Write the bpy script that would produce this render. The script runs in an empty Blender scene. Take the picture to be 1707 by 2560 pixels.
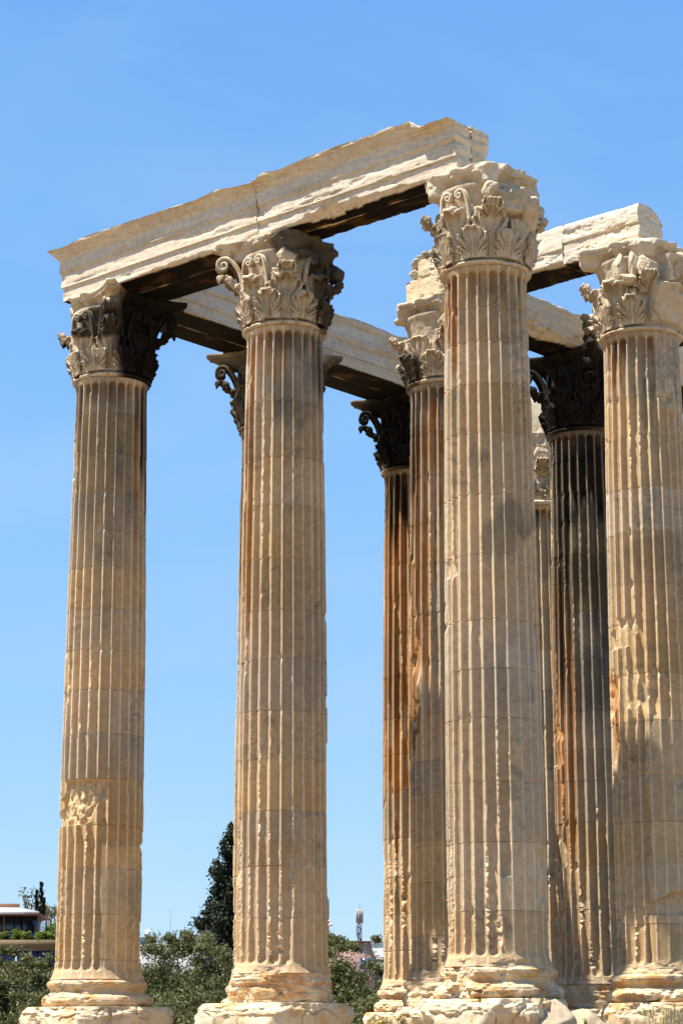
import bpy, math, random
import numpy as np
from mathutils import Matrix, Vector

# ------------------------------------------------------------------ camera, sky, sun, exposure
scene = bpy.context.scene
COL = scene.collection
F_SRC, PITCH, YAW, ROLL = 5454.64, 0.2402, 0.8442, -0.0022
CAM = np.array([-2.8885, -41.3395, -0.8357])
cp, sp = math.cos(PITCH), math.sin(PITCH)
cr, sr = math.cos(ROLL), math.sin(ROLL)
right = np.array([1.0, 0, 0]); upv = np.array([0, -sp, cp]); fwd = np.array([0, cp, sp])
cam_r = cr * right + sr * upv
cam_u = cr * upv - sr * right
cd = bpy.data.cameras.new('camera')
cam = bpy.data.objects.new('camera', cd); COL.objects.link(cam)
m = Matrix.Identity(4)
for i in range(3):
    m[i][0] = cam_r[i]; m[i][1] = cam_u[i]; m[i][2] = -fwd[i]; m[i][3] = CAM[i]
cam.matrix_world = m
cd.sensor_fit = 'VERTICAL'; cd.sensor_height = 36.0; cd.sensor_width = 24.0
cd.lens = 36.0 * F_SRC / 2560.0
cd.clip_start = 0.5; cd.clip_end = 20000
scene.camera = cam

SUN_EL = math.radians(64.5)
SUN_AZ = math.radians(180 + 10)          # direction towards the sun, counted from +X towards +Y
sun_dir = Vector((math.cos(SUN_EL) * math.cos(SUN_AZ), math.cos(SUN_EL) * math.sin(SUN_AZ), math.sin(SUN_EL)))
world = bpy.data.worlds.new('World'); scene.world = world
world.use_nodes = True
wn = world.node_tree.nodes; wl = world.node_tree.links
bg = wn['Background']
sky = wn.new('ShaderNodeTexSky'); sky.sky_type = 'NISHITA'; sky.sun_disc = False
sky.sun_elevation = SUN_EL; sky.sun_rotation = math.pi / 2 - SUN_AZ
sky.altitude = 0; sky.air_density = 1.0; sky.dust_density = 0.0; sky.ozone_density = 4.0
hs = wn.new('ShaderNodeHueSaturation'); hs.inputs['Saturation'].default_value = 1.25; hs.inputs['Hue'].default_value = 0.495
wl.new(sky.outputs[0], hs.inputs['Color'])
# spring haze evens out the blue: blend the Nishita sky with a soft elevation ramp
tc = wn.new('ShaderNodeTexCoord'); sx = wn.new('ShaderNodeSeparateXYZ'); wl.new(tc.outputs['Generated'], sx.inputs[0])
rp = wn.new('ShaderNodeValToRGB'); wl.new(sx.outputs['Z'], rp.inputs[0])
SKYK = 1.0 / (0.105 * 2 ** 1.10)
cr_ = rp.color_ramp; cr_.elements[0].position = 0.0; cr_.elements[1].position = 0.55
cr_.elements[0].color = (0.44 , 0.645, 0.885, 1); cr_.elements[1].color = (0.155, 0.40, 0.90, 1)
for p_, c_ in ((0.10, (0.375, 0.605, 0.92, 1)), (0.25, (0.295, 0.56, 0.97, 1))):
    e_ = cr_.elements.new(p_); e_.color = c_
vm = wn.new('ShaderNodeVectorMath'); vm.operation = 'SCALE'; vm.inputs['Scale'].default_value = SKYK; wl.new(rp.outputs[0], vm.inputs[0])
mxs = wn.new('ShaderNodeMix'); mxs.data_type = 'RGBA'; mxs.inputs[0].default_value = 0.78
wl.new(hs.outputs[0], mxs.inputs[6]); wl.new(vm.outputs[0], mxs.inputs[7])
cm = wn.new('ShaderNodeMapping'); cm.inputs['Scale'].default_value = (2.0, 2.0, 7.0); wl.new(tc.outputs['Generated'], cm.inputs[0])
cn = wn.new('ShaderNodeTexNoise'); cn.inputs['Scale'].default_value = 2.2; cn.inputs['Detail'].default_value = 7; cn.inputs['Distortion'].default_value = 0.8; wl.new(cm.outputs[0], cn.inputs['Vector'])
cm2 = wn.new('ShaderNodeMapRange'); cm2.inputs['From Min'].default_value = 0.46; cm2.inputs['From Max'].default_value = 0.85; cm2.inputs['To Max'].default_value = 0.22; wl.new(cn.outputs[0], cm2.inputs[0])
cx_ = wn.new('ShaderNodeMix'); cx_.data_type = 'RGBA'; wl.new(cm2.outputs[0], cx_.inputs[0]); wl.new(mxs.outputs[2], cx_.inputs[6])
cx_.inputs[7].default_value = (0.62 * SKYK, 0.78 * SKYK, 1.0 * SKYK, 1); wl.new(cx_.outputs[2], bg.inputs[0])
bg.inputs[1].default_value = 0.105
sd = bpy.data.lights.new('sun', 'SUN'); sd.energy = 5.0; sd.angle = math.radians(0.53); sd.color = (1.0, 0.945, 0.86)
so = bpy.data.objects.new('sun', sd); COL.objects.link(so)
so.rotation_euler = sun_dir.to_track_quat('Z', 'Y').to_euler(); so.location = (-60, -20, 90)
scene.view_settings.view_transform = 'Standard'; scene.view_settings.look = 'None'
scene.view_settings.exposure = 1.10; scene.view_settings.gamma = 1.0

# ------------------------------------------------------------------ grid of the temple
U = np.array([-math.sin(YAW), math.cos(YAW), 0.0])     # along the front row, away to the left
V = np.array([math.cos(YAW), math.sin(YAW), 0.0])      # along the flank, away to the right
S = 5.5
def G(i, j, z=0.0, a=0.0, b=0.0):
    return U * (S * i + a) + V * (S * j + b) + np.array([0, 0, z])

# ------------------------------------------------------------------ numpy noise
def _h(ix, iy, iz, seed):
    n = (ix.astype(np.int64) * 374761393 + iy.astype(np.int64) * 668265263 + iz.astype(np.int64) * 2147483647 + seed * 1274126177) & 0xffffffff
    n = ((n ^ (n >> 13)) * 1274126177) & 0xffffffff
    n = ((n ^ (n >> 16)) * 2246822519) & 0xffffffff
    return ((n ^ (n >> 15)) & 0xffff) / 65535.0
def vn(x, y, z, seed=0):
    x = np.asarray(x, float); y = np.asarray(y, float); z = np.asarray(z, float)
    x, y, z = np.broadcast_arrays(x, y, z)
    ix = np.floor(x); iy = np.floor(y); iz = np.floor(z)
    fx = x - ix; fy = y - iy; fz = z - iz
    fx = fx * fx * (3 - 2 * fx); fy = fy * fy * (3 - 2 * fy); fz = fz * fz * (3 - 2 * fz)
    r = 0
    for a in (0, 1):
        wx = fx if a else 1 - fx
        for b in (0, 1):
            wy = fy if b else 1 - fy
            for c in (0, 1):
                wz = fz if c else 1 - fz
                r = r + wx * wy * wz * _h(ix + a, iy + b, iz + c, seed)
    return r                                            # 0..1
def fbm(x, y, z, seed=0, oct=3):
    r = 0; a = 1.0; t = 0
    for o in range(oct):
        r = r + a * (vn(x * 2 ** o, y * 2 ** o, z * 2 ** o, seed + 17 * o) * 2 - 1); t += a; a *= 0.5
    return r / t                                        # -1..1
def sst(x, a, b):
    t = np.clip((x - a) / (b - a), 0, 1)
    return t * t * (3 - 2 * t)
def mix(a, b, t):
    t = np.asarray(t)[..., None]
    return a * (1 - t) + b * t

# ------------------------------------------------------------------ mesh helpers
def mesh(name, verts, faces, mat, parent=None, tint=None, smooth=False, loc=None):
    """one mesh object from arrays; faces: array (n,4)/(n,3) or list of polygons"""
    me = bpy.data.meshes.new(name)
    verts = np.ascontiguousarray(verts, dtype=np.float32).reshape(-1, 3)
    if isinstance(faces, np.ndarray):
        faces = [faces]
    if faces and not isinstance(faces[0], np.ndarray):
        flat = [np.array(f) for f in faces]
        tot = np.array([len(f) for f in flat]); li = np.concatenate(flat)
    else:
        tot = np.concatenate([np.full(len(f), f.shape[1]) for f in faces]); li = np.concatenate([f.ravel() for f in faces])
    me.vertices.add(len(verts)); me.vertices.foreach_set('co', verts.ravel())
    me.loops.add(len(li)); me.loops.foreach_set('vertex_index', li.astype(np.int32))
    st = np.concatenate([[0], np.cumsum(tot)[:-1]])
    me.polygons.add(len(tot)); me.polygons.foreach_set('loop_start', st.astype(np.int32)); me.polygons.foreach_set('loop_total', tot.astype(np.int32))
    if tint is not None:
        at = me.attributes.new('tint', 'FLOAT_COLOR', 'POINT')
        c = np.ones((len(verts), 4), np.float32); c[:, :3] = np.clip(tint, 0, 1).reshape(-1, 3)
        at.data.foreach_set('color', c.ravel())
    me.update(calc_edges=True); me.validate()
    if smooth:
        me.polygons.foreach_set('use_smooth', np.ones(len(tot), bool))
    for mm in (mat if isinstance(mat, (list, tuple)) else [mat]): me.materials.append(mm)
    o = bpy.data.objects.new(name, me); COL.objects.link(o)
    if parent is not None: o.parent = parent
    if loc is not None: o.location = loc
    return o
def gridf(r, c, wrap=False, off=0, flip=False):
    i = np.arange(r - 1)[:, None]; j = np.arange(c if wrap else c - 1)[None, :]
    j2 = (j + 1) % c
    q = np.stack([i * c + j, i * c + j2, (i + 1) * c + j2, (i + 1) * c + j], -1).reshape(-1, 4) + off
    return q[:, ::-1] if flip else q
def empty(name, loc, label, cat, group=None):
    o = bpy.data.objects.new(name, None); COL.objects.link(o); o.empty_display_size = 0.3
    o.location = loc; o['label'] = label; o['category'] = cat; o['kind'] = 'thing'
    if group: o['group'] = group
    return o
def tag(o, label=None, cat=None, group=None, kind=None):
    if label: o['label'] = label; o['kind'] = 'thing'
    if cat: o['category'] = cat
    if group: o['group'] = group
    if kind: o['kind'] = kind
    return o
class MB:
    """collects boxes, tubes and quads into one mesh"""
    def __init__(s): s.v = []; s.f = []
    def add(s, v, f):
        n = len(s.v); s.v += [tuple(map(float, p)) for p in v]; s.f += [[i + n for i in q] for q in f]
    def box(s, c, d, M=None):
        x, y, z = d[0] / 2, d[1] / 2, d[2] / 2
        P = np.array([(-x, -y, -z), (x, -y, -z), (x, y, -z), (-x, y, -z), (-x, -y, z), (x, -y, z), (x, y, z), (-x, y, z)])
        if M is not None: P = P @ np.asarray(M).T
        s.add(P + np.array(c), [(3, 2, 1, 0), (4, 5, 6, 7), (0, 1, 5, 4), (1, 2, 6, 5), (2, 3, 7, 6), (3, 0, 4, 7)])
    def tube(s, a, b, r0, r1=None, n=6):
        a = np.array(a, float); b = np.array(b, float); r1 = r0 if r1 is None else r1
        d = b - a; d /= np.linalg.norm(d)
        h = np.array([0, 0, 1.0]) if abs(d[2]) < 0.9 else np.array([1.0, 0, 0])
        x = np.cross(d, h); x /= np.linalg.norm(x); y = np.cross(d, x)
        t = np.arange(n) * 2 * math.pi / n
        ring = lambda c, r: [c + r * (math.cos(k) * x + math.sin(k) * y) for k in t]
        s.add(ring(a, r0) + ring(b, r1), [[i, (i + 1) % n, n + (i + 1) % n, n + i] for i in range(n)] + [list(range(n))[::-1], list(range(n, 2 * n))])
    def build(s, name, mat, parent=None, smooth=False):
        return mesh(name, np.array(s.v), s.f, mat, parent, smooth=smooth)

# ------------------------------------------------------------------ materials
def node_mat(name, rough=0.8):
    mt = bpy.data.materials.new(name); mt.use_nodes = True
    b = mt.node_tree.nodes['Principled BSDF']; b.inputs['Roughness'].default_value = rough
    b.inputs['Specular IOR Level'].default_value = 0.08 if 'marble' in name else 0.25
    return mt, mt.node_tree.nodes, mt.node_tree.links, b
def marble():
    mt, n, l, b = node_mat('weathered_marble', 0.82)
    a = n.new('ShaderNodeAttribute'); a.attribute_name = 'tint'
    g = n.new('ShaderNodeNewGeometry')
    n1 = n.new('ShaderNodeTexNoise'); n1.inputs['Scale'].default_value = 7; n1.inputs['Detail'].default_value = 12; n1.inputs['Roughness'].default_value = 0.82
    mp = n.new('ShaderNodeMapping'); mp.inputs['Scale'].default_value = (1, 1, 1.0)
    l.new(g.outputs['Position'], mp.inputs[0]); l.new(mp.outputs[0], n1.inputs['Vector'])
    r1 = n.new('ShaderNodeMapRange'); r1.inputs['From Min'].default_value = 0.25; r1.inputs['From Max'].default_value = 0.75; r1.inputs['To Min'].default_value = 0.66; r1.inputs['To Max'].default_value = 1.28
    l.new(n1.outputs[0], r1.inputs[0])
    mx = n.new('ShaderNodeMix'); mx.data_type = 'RGBA'; mx.blend_type = 'MULTIPLY'; mx.inputs[0].default_value = 1
    l.new(a.outputs['Color'], mx.inputs[6]); l.new(r1.outputs[0], mx.inputs[7])
    # thin dark veins: distorted noise, narrow band, slanted
    mv = n.new('ShaderNodeMapping'); mv.inputs['Rotation'].default_value = (0.5, 0.65, 0.3); mv.inputs['Scale'].default_value = (0.8, 0.8, 2.4)
    l.new(g.outputs['Position'], mv.inputs[0])
    nv = n.new('ShaderNodeTexNoise'); nv.inputs['Scale'].default_value = 1.1; nv.inputs['Detail'].default_value = 7; nv.inputs['Roughness'].default_value = 0.62; nv.inputs['Distortion'].default_value = 1.1
    l.new(mv.outputs[0], nv.inputs['Vector'])
    s1 = n.new('ShaderNodeMath'); s1.operation = 'SUBTRACT'; s1.inputs[1].default_value = 0.5; l.new(nv.outputs[0], s1.inputs[0])
    s2 = n.new('ShaderNodeMath'); s2.operation = 'ABSOLUTE'; l.new(s1.outputs[0], s2.inputs[0])
    r2 = n.new('ShaderNodeMapRange'); r2.inputs['From Min'].default_value = 0.0; r2.inputs['From Max'].default_value = 0.016; r2.inputs['To Min'].default_value = 0.6; r2.inputs['To Max'].default_value = 0.0
    l.new(s2.outputs[0], r2.inputs[0])
    np_ = n.new('ShaderNodeTexNoise'); np_.inputs['Scale'].default_value = 0.9; l.new(g.outputs['Position'], np_.inputs['Vector'])
    r3 = n.new('ShaderNodeMapRange'); r3.inputs['From Min'].default_value = 0.55; r3.inputs['From Max'].default_value = 0.66
    l.new(np_.outputs[0], r3.inputs[0])
    pm = n.new('ShaderNodeMath'); pm.operation = 'MULTIPLY'; l.new(r2.outputs[0], pm.inputs[0]); l.new(r3.outputs[0], pm.inputs[1])
    m2 = n.new('ShaderNodeMix'); m2.data_type = 'RGBA'; m2.blend_type = 'MULTIPLY'
    l.new(pm.outputs[0], m2.inputs[0]); l.new(mx.outputs[2], m2.inputs[6]); m2.inputs[7].default_value = (0.45, 0.40, 0.36, 1)
    nq = n.new('ShaderNodeTexNoise'); nq.inputs['Scale'].default_value = 17; nq.inputs['Detail'].default_value = 3; l.new(g.outputs['Position'], nq.inputs['Vector'])
    rq = n.new('ShaderNodeMapRange'); rq.inputs['From Min'].default_value = 0.66; rq.inputs['From Max'].default_value = 0.72; rq.inputs['To Max'].default_value = 0.6; l.new(nq.outputs[0], rq.inputs[0])
    m3 = n.new('ShaderNodeMix'); m3.data_type = 'RGBA'; m3.blend_type = 'MULTIPLY'; l.new(rq.outputs[0], m3.inputs[0]); l.new(m2.outputs[2], m3.inputs[6]); m3.inputs[7].default_value = (0.42, 0.33, 0.25, 1)
    l.new(m3.outputs[2], b.inputs['Base Color'])
    n2 = n.new('ShaderNodeTexNoise'); n2.inputs['Scale'].default_value = 26; n2.inputs['Detail'].default_value = 8; n2.inputs['Roughness'].default_value = 0.65
    l.new(g.outputs['Position'], n2.inputs['Vector'])
    bp = n.new('ShaderNodeBump'); bp.inputs['Strength'].default_value = 0.30; bp.inputs['Distance'].default_value = 0.03
    l.new(n2.outputs[0], bp.inputs['Height']); l.new(bp.outputs[0], b.inputs['Normal'])
    return mt
MARBLE = marble()
def plain(name, col, rough=0.7, var=0.18, scale=6, metal=0.0, bump=0.0):
    mt, n, l, b = node_mat(name, rough)
    b.inputs['Metallic'].default_value = metal
    g = n.new('ShaderNodeNewGeometry')
    n1 = n.new('ShaderNodeTexNoise'); n1.inputs['Scale'].default_value = scale; n1.inputs['Detail'].default_value = 5
    l.new(g.outputs['Position'], n1.inputs['Vector'])
    r = n.new('ShaderNodeValToRGB')
    r.color_ramp.elements[0].position = 0.3; r.color_ramp.elements[1].position = 0.7
    r.color_ramp.elements[0].color = tuple(c * (1 - var) for c in col) + (1,); r.color_ramp.elements[1].color = tuple(min(1, c * (1 + var)) for c in col) + (1,)
    l.new(n1.outputs[0], r.inputs[0]); l.new(r.outputs[0], b.inputs['Base Color'])
    if bump:
        bp = n.new('ShaderNodeBump'); bp.inputs['Strength'].default_value = bump; bp.inputs['Distance'].default_value = 0.05
        l.new(n1.outputs[0], bp.inputs['Height']); l.new(bp.outputs[0], b.inputs['Normal'])
    return mt
def leafmat(name, col, trans=0.25):
    mt, n, l, b = node_mat(name, 0.6)
    a = n.new('ShaderNodeAttribute'); a.attribute_name = 'tint'
    mx = n.new('ShaderNodeMix'); mx.data_type = 'RGBA'; mx.blend_type = 'MULTIPLY'; mx.inputs[0].default_value = 1
    mx.inputs[7].default_value = tuple(col) + (1,); l.new(a.outputs['Color'], mx.inputs[6])
    l.new(mx.outputs[2], b.inputs['Base Color'])
    t = n.new('ShaderNodeBsdfTranslucent'); l.new(mx.outputs[2], t.inputs[0])
    ms = n.new('ShaderNodeMixShader'); ms.inputs[0].default_value = trans
    l.new(b.outputs[0], ms.inputs[1]); l.new(t.outputs[0], ms.inputs[2]); l.new(ms.outputs[0], n['Material Output'].inputs[0])
    return mt

# ------------------------------------------------------------------ ground and platform
GZ, PZ = -2.45, -0.95
GROUND = plain('dry_earth_and_grass', (0.23, 0.16, 0.085), 0.95, 0.35, 0.6, bump=0.4)
PAVE = plain('worn_limestone', (0.24, 0.18, 0.11), 0.9, 0.25, 1.3, bump=0.3)
nr, na = 40, 96
rr = np.concatenate([[0], np.geomspace(6, 9000, nr - 1)]); ta = np.arange(na) * 2 * math.pi / na
GX = rr[:, None] * np.cos(ta); GY = rr[:, None] * np.sin(ta)
gv = np.stack([GX, GY, GZ + 0.12 * fbm(GX / 7, GY / 7, 0 * GX, 3) - 0.12], -1)
tag(mesh('ground', gv, gridf(nr, na, True, flip=True), GROUND), kind='structure')
# stepped platform under the columns, in the temple's own axes
def box_uv(mb, u0, u1, v0, v1, z0, z1):
    P = [U * a + V * b + np.array([0, 0, z]) for z in (z0, z1) for a, b in ((u0, v0), (u0, v1), (u1, v1), (u1, v0))]
    mb.add(P, [(0, 1, 2, 3), (7, 6, 5, 4), (0, 4, 5, 1), (1, 5, 6, 2), (2, 6, 7, 3), (3, 7, 4, 0)])
mb = MB()
for k in range(3):
    e = 0.45 * (2 - k)
    box_uv(mb, -9 - e, 13.2 + e, -2.0 - e, 24 + e, GZ - 0.3 + 0.5 * k + (0.3 if k else 0), GZ + 0.5 * (k + 1))
tag(mb.build('stone_platform', PAVE), kind='structure')

# ------------------------------------------------------------------ columns
C_SHAFT = np.array([0.50, 0.362, 0.21]); C_CREAM = np.array([0.69, 0.58, 0.415]); C_GREY = np.array([0.345, 0.285, 0.195])
C_SOOT = np.array([0.009, 0.007, 0.006]); C_RUST = np.array([0.36, 0.165, 0.05]); C_OCHRE = np.array([0.50, 0.30, 0.12])
ZS0, ZS1 = 0.58, 14.08            # shaft from above the base to the neck ring
Z_RING, Z_BELL, Z_AB0, Z_AB1 = 14.08, 14.25, 15.74, 16.15
def r_shaft(z):
    t = (z - ZS0) / (ZS1 - ZS0)
    return 0.945 - 0.035 * t - 0.095 * t ** 2.2

def facet_R(T, Z, seed, K, d0, d1, zc=0.3, tilt=0.5):
    """radius of a lump cut by random planes (broken stone)"""
    rg = random.Random(seed); R = np.full(T.shape, 9.0)
    for k in range(K):
        a = rg.uniform(0, 2 * math.pi); t = rg.uniform(-tilt, tilt); d = rg.uniform(d0, d1)
        cs = np.cos(T - a) * math.cos(t)
        R = np.where(cs > 0.12, np.minimum(R, (d - (Z - zc) * math.sin(t)) / np.maximum(cs, 0.12)), R)
    return R
def rock_mesh(seed, size, K=26, nu=44, nw=66, rough=0.10):
    """closed faceted stone lump around the origin"""
    rg = random.Random(seed)
    a = np.linspace(0, math.pi, nu)[:, None]; b = np.linspace(0, 2 * math.pi, nw, endpoint=False)[None, :]
    D = np.stack([np.sin(a) * np.cos(b), np.sin(a) * np.sin(b), np.cos(a) + 0 * b], -1)
    R = np.full(D.shape[:2], 1.25)
    for k in range(K):
        n = np.array([rg.gauss(0, 1) for _ in range(3)]); n /= np.linalg.norm(n)
        cs = D @ n; R = np.where(cs > 0.1, np.minimum(R, rg.uniform(0.74, 1.0) / np.maximum(cs, 0.1)), R)
    R = R * (1 + rough * fbm(D[..., 0] * 2.5, D[..., 1] * 2.5, D[..., 2] * 2.5, seed, 5) - rough * 0.8 * sst(np.abs(fbm(D[..., 0] * 1.5, D[..., 1] * 1.5, D[..., 2] * 2.5, seed + 5, 3)), 0.07, 0.0))
    return (D * R[..., None] * np.asarray(size)).reshape(-1, 3), gridf(nu, nw, True, flip=True)

class Col:
    def __init__(s, i, j, seed, label, **k):
        s.c = G(i, j); s.seed = seed; s.rng = random.Random(seed)
        s.face = math.atan2(CAM[1] - s.c[1], CAM[0] - s.c[0])      # only used to say which side the wear is on
        s.label = label
        s.wear = k.get('wear', 1.0); s.low = k.get('low', 4.2)
        s.gouges = k.get('gouges', []); s.smooth = k.get('smooth', [])
        s.soot = k.get('soot', []); s.rust = k.get('rust', []); s.grey = k.get('grey', [])
        s.joints = k.get('joints'); s.base_break = k.get('base_break', 0.3)
        s.no_vol = k.get('no_vol', ()); s.no_leaf = k.get('no_leaf', ()); s.horns = k.get('horns', {})
        s.cap_soot = k.get('cap_soot', []); s.cap_tone = k.get('cap_tone', 0.0); s.smash = k.get('smash', [])
        s.plinth = k.get('plinth', (2.55, 0.35)); s.stub = k.get('stub', False); s.simple = k.get('simple', False)
        s.lumps = k.get('lumps', []); s.dark = k.get('dark', 0.0); s.light = k.get('light', 1.0)
        s.build()
    # stains are real crusts on the stone: each is (phi0, z0, dphi, dz_up, dz_down, strength)
    def phi(s, th):
        return (np.degrees(th - s.face) + 180) % 360 - 180
    def stain(s, L, ph, z, streak):
        r = np.zeros_like(ph)
        for (p0, z0, dp, du, dd, st) in L:
            d = np.abs((ph - p0 + 180) % 360 - 180) / dp
            e = np.where(z > z0, (z - z0) / du, (z0 - z) / (dd * (0.45 + 1.1 * streak)))
            r = np.maximum(r, st * (1 - sst(np.sqrt(d * d * 0.8 + e * e), 0.75, 1.15)))
        return r
    def colour(s, x, y, z, fresh_or_lit=None, base=None, inside=1.0):
        th = np.arctan2(y, x); ph = s.phi(th)
        c = np.broadcast_to(C_SHAFT if base is None else base, x.shape + (3,)).copy()
        n1 = fbm(x * 1.1, y * 1.1, z * 0.8, s.seed, 4); n2 = fbm(x * 3, y * 3, z * 1.6, s.seed + 5, 4)
        streak = vn(th * 9, z * 0.25, 0 * z, s.seed + 9); fine = vn(th * 26, z * 0.5, 0 * z, s.seed + 12)
        c = mix(c, C_GREY, np.clip(0.50 * sst(n1, -0.05, 0.5), 0, 1)); c = mix(c, C_OCHRE * 0.92, 0.40 * sst(-n1, 0.0, 0.5))
        c = mix(c, C_GREY * 0.55, 0.55 * sst(n2 + 0.35 * n1, 0.36, 0.60))
        c = c * (1 + 0.10 * n2)[..., None] * s.light
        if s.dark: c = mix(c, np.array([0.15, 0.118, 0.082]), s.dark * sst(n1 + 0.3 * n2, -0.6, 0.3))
        if fresh_or_lit is not None: c = mix(c, np.array([0.68, 0.56, 0.40]), np.clip(fresh_or_lit, 0, 1) * 0.75)  # pale tone for fresh breaks and for painted sunlit arrises
        # grey veining of the marble, slanted differently in each region
        zz_ = np.floor(z * 0.93 + s.seed * 0.37); tl_ = (_h(zz_, zz_ * 0, zz_ * 0, s.seed) - 0.5) * 2.6
        w_ = z + tl_ * th * 0.9; vb = fbm(th * 2.2, w_ * 2.6, zz_ * 3.1, s.seed + 21, 4); vm_ = vn(th * 1.6, z * 0.6, 0 * z, s.seed + 22)
        c = mix(c, C_GREY * 0.70, 0.55 * sst(np.abs(vb), 0.14, 0.0) * sst(vm_, 0.55, 0.85))
        c = mix(c, C_GREY * 0.50, 0.60 * sst(np.abs(fbm(th * 1.7, w_ * 3.5, zz_, s.seed + 23, 4)), 0.03, 0.0) * sst(vm_, 0.5, 0.75))
        g = s.stain(s.grey, ph, z, streak); c = mix(c, C_GREY * 0.52, g * np.clip(0.55 + 0.5 * n2 + 0.5 * n1, 0.1, 0.95))
        r = s.stain(s.rust, ph, z, streak); fs = vn(th * 34, z * 0.55, 0 * z, s.seed + 13) * 0.55 + 0.45 * vn(th * 60, z * 2.2, 0 * z, s.seed + 14)
        c = mix(c, C_RUST * (0.45 + 1.0 * fine)[..., None], np.clip(r * (0.3 + 0.7 * inside) * sst(fs + 0.35 * n2 + 0.30 * (r - 0.6), 0.42, 0.68), 0, 0.92))
        k = s.stain(s.soot, ph, z, streak); c = mix(c, C_SOOT, np.clip(k * (0.55 + 0.45 * inside) * sst(streak * 0.6 + fine * 0.4 + 0.45 * n2 + 0.55 * k, 0.35, 0.7), 0, 0.96))
        return c
    def build(s):
        root = empty('marble_column', s.c, s.label, 'column', 'fluted columns of the ruined temple')
        s.root = root
        s.make_plinth(root); s.make_base(root); s.make_shaft(root)
        if not s.stub: s.make_capital(root)
    # ---- plinth: squared block with knocked-off edges
    def make_plinth(s, root):
        W, rc = s.plinth[:2]; h = W / 2; ox = s.plinth[2] if len(s.plinth) > 2 else 0
        na, nz = 260, 34
        t = np.linspace(0, 2 * math.pi, na, endpoint=False) + YAW
        a = np.abs(np.cos(t - YAW)); b = np.abs(np.sin(t - YAW))
        p = 4.2
        R0 = h / (a ** p + b ** p) ** (1 / p)
        zz = np.concatenate([np.linspace(PZ + 0.004, -0.30, 8), np.linspace(-0.27, -0.001, nz - 8)])
        Z, T = np.meshgrid(zz, t, indexing='ij'); R = np.broadcast_to(R0, Z.shape).copy()
        X, Y = R * np.cos(T), R * np.sin(T)
        dz = np.clip(Z + 0.22, 0, 1)
        R = np.minimum(R, facet_R(T, Z, s.seed + 30, 26, h * 0.97, h * 1.22, -0.35, 0.5))
        R = R - rc * 2.6 * dz ** 2 * (0.5 + 1.1 * vn(T * 2.2, 0 * Z, 0 * Z, s.seed + 31)) - 0.02
        R = R - 0.16 * np.maximum(0, fbm(X * 1.6, Y * 1.6, Z * 2.5, s.seed + 33, 4)) - 0.045 * fbm(X * 4, Y * 4, Z * 11, s.seed + 34, 4) - 0.07 * sst(np.abs(fbm(X * 1.1, Y * 1.1, Z * 1.6, s.seed + 37, 3)), 0.035, 0.0)
        fs_ = fbm(X * 1.5, Y * 1.5, Z * 3.5, s.seed + 38, 4); R = R - 0.022 * (sst(fs_, 0.06, 0.09) + sst(fs_, 0.2, 0.23) + sst(-fs_, 0.15, 0.18))
        X, Y = R * np.cos(T), R * np.sin(T)
        v = np.stack([X, Y, Z + 0.015 * fbm(X * 3, Y * 3, Z, s.seed + 35) * dz * 4], -1).reshape(-1, 3)
        v[-na:, 2] = np.minimum(v[-na:, 2], -0.001)
        nv = len(v); inner = v[-na:] * np.array([0.62, 0.62, 1]); inner[:, 2] = -0.001
        vv = np.concatenate([v, inner, [[0, 0, -0.001]]])
        f = [gridf(nz + 1, na, True), np.array([[nv + k, nv + (k + 1) % na, nv + na] for k in range(na)])]
        n = fbm(vv[:, 0] * 2, vv[:, 1] * 2, vv[:, 2] * 4, s.seed + 36, 4)
        c = mix(np.broadcast_to(C_CREAM * np.array([0.97, .92, .84]), vv.shape), C_OCHRE * 1.1, 0.75 * sst(n, 0.0, 0.4)); c = mix(c, C_GREY * 0.8, 0.55 * sst(-n, 0.1, 0.5))
        vv = vv + np.array([ox, 0, 0]); mesh('plinth', vv, f, MARBLE, root, c)
    # ---- attic base: torus, scotia, torus
    def make_base(s, root):
        prof = [(0.0, 1.13), (0.02, 1.17), (0.07, 1.20), (0.14, 1.205), (0.20, 1.18), (0.235, 1.13), (0.25, 1.12), (0.255, 1.07), (0.30, 1.025), (0.345, 1.015), (0.385, 1.03), (0.39, 1.06), (0.41, 1.065), (0.425, 1.085), (0.47, 1.10), (0.515, 1.095), (0.545, 1.06), (0.55, 1.03), (0.58, 1.02)]
        pz = np.array([p[0] for p in prof]); pr = np.array([p[1] for p in prof])
        zz = np.unique(np.concatenate([np.linspace(0, 0.58, 52), pz])); na = 260
        T = np.linspace(0, 2 * math.pi, na, endpoint=False)
        Z, T = np.meshgrid(zz, T, indexing='ij'); R0 = np.interp(Z, pz, pr)
        B = s.base_break; X, Y = np.cos(T), np.sin(T)
        rock = np.minimum(facet_R(T, Z, s.seed + 41, 46, 0.98, 1.14, 0.3, 0.9), 1.19 - 0.15 * Z / 0.58) - 0.05 * fbm(X * 3, Y * 3, Z * 4, s.seed + 42, 4) - 0.03 * np.abs(fbm(X * 2, Y * 2, Z * 14, s.seed + 48, 2))
        mk = sst(vn(X * 1.5, Y * 1.5, Z * 1.6, s.seed + 43) + 0.25 * fbm(X * 6, Y * 6, Z * 8, s.seed + 46) , 1.0 - B * 1.05, 1.08 - B * 1.05)
        R = np.minimum(R0, R0 * (1 - mk) + np.minimum(rock, R0 + 0.02) * mk)
        chip = np.maximum(0, fbm(X * 4, Y * 4, Z * 5, s.seed + 44, 4) - 0.12) * 0.22 * s.wear
        R = R - chip * sst(R0, 1.03, 1.10) - 0.008 * fbm(X * 12, Y * 12, Z * 16, s.seed + 45)
        fs_ = fbm(X * 2.6, Y * 2.6, Z * 6, s.seed + 49, 4); R = R - 0.011 * (sst(fs_, 0.10, 0.13) + sst(fs_, 0.24, 0.27) + sst(-fs_, 0.2, 0.23))
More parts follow.
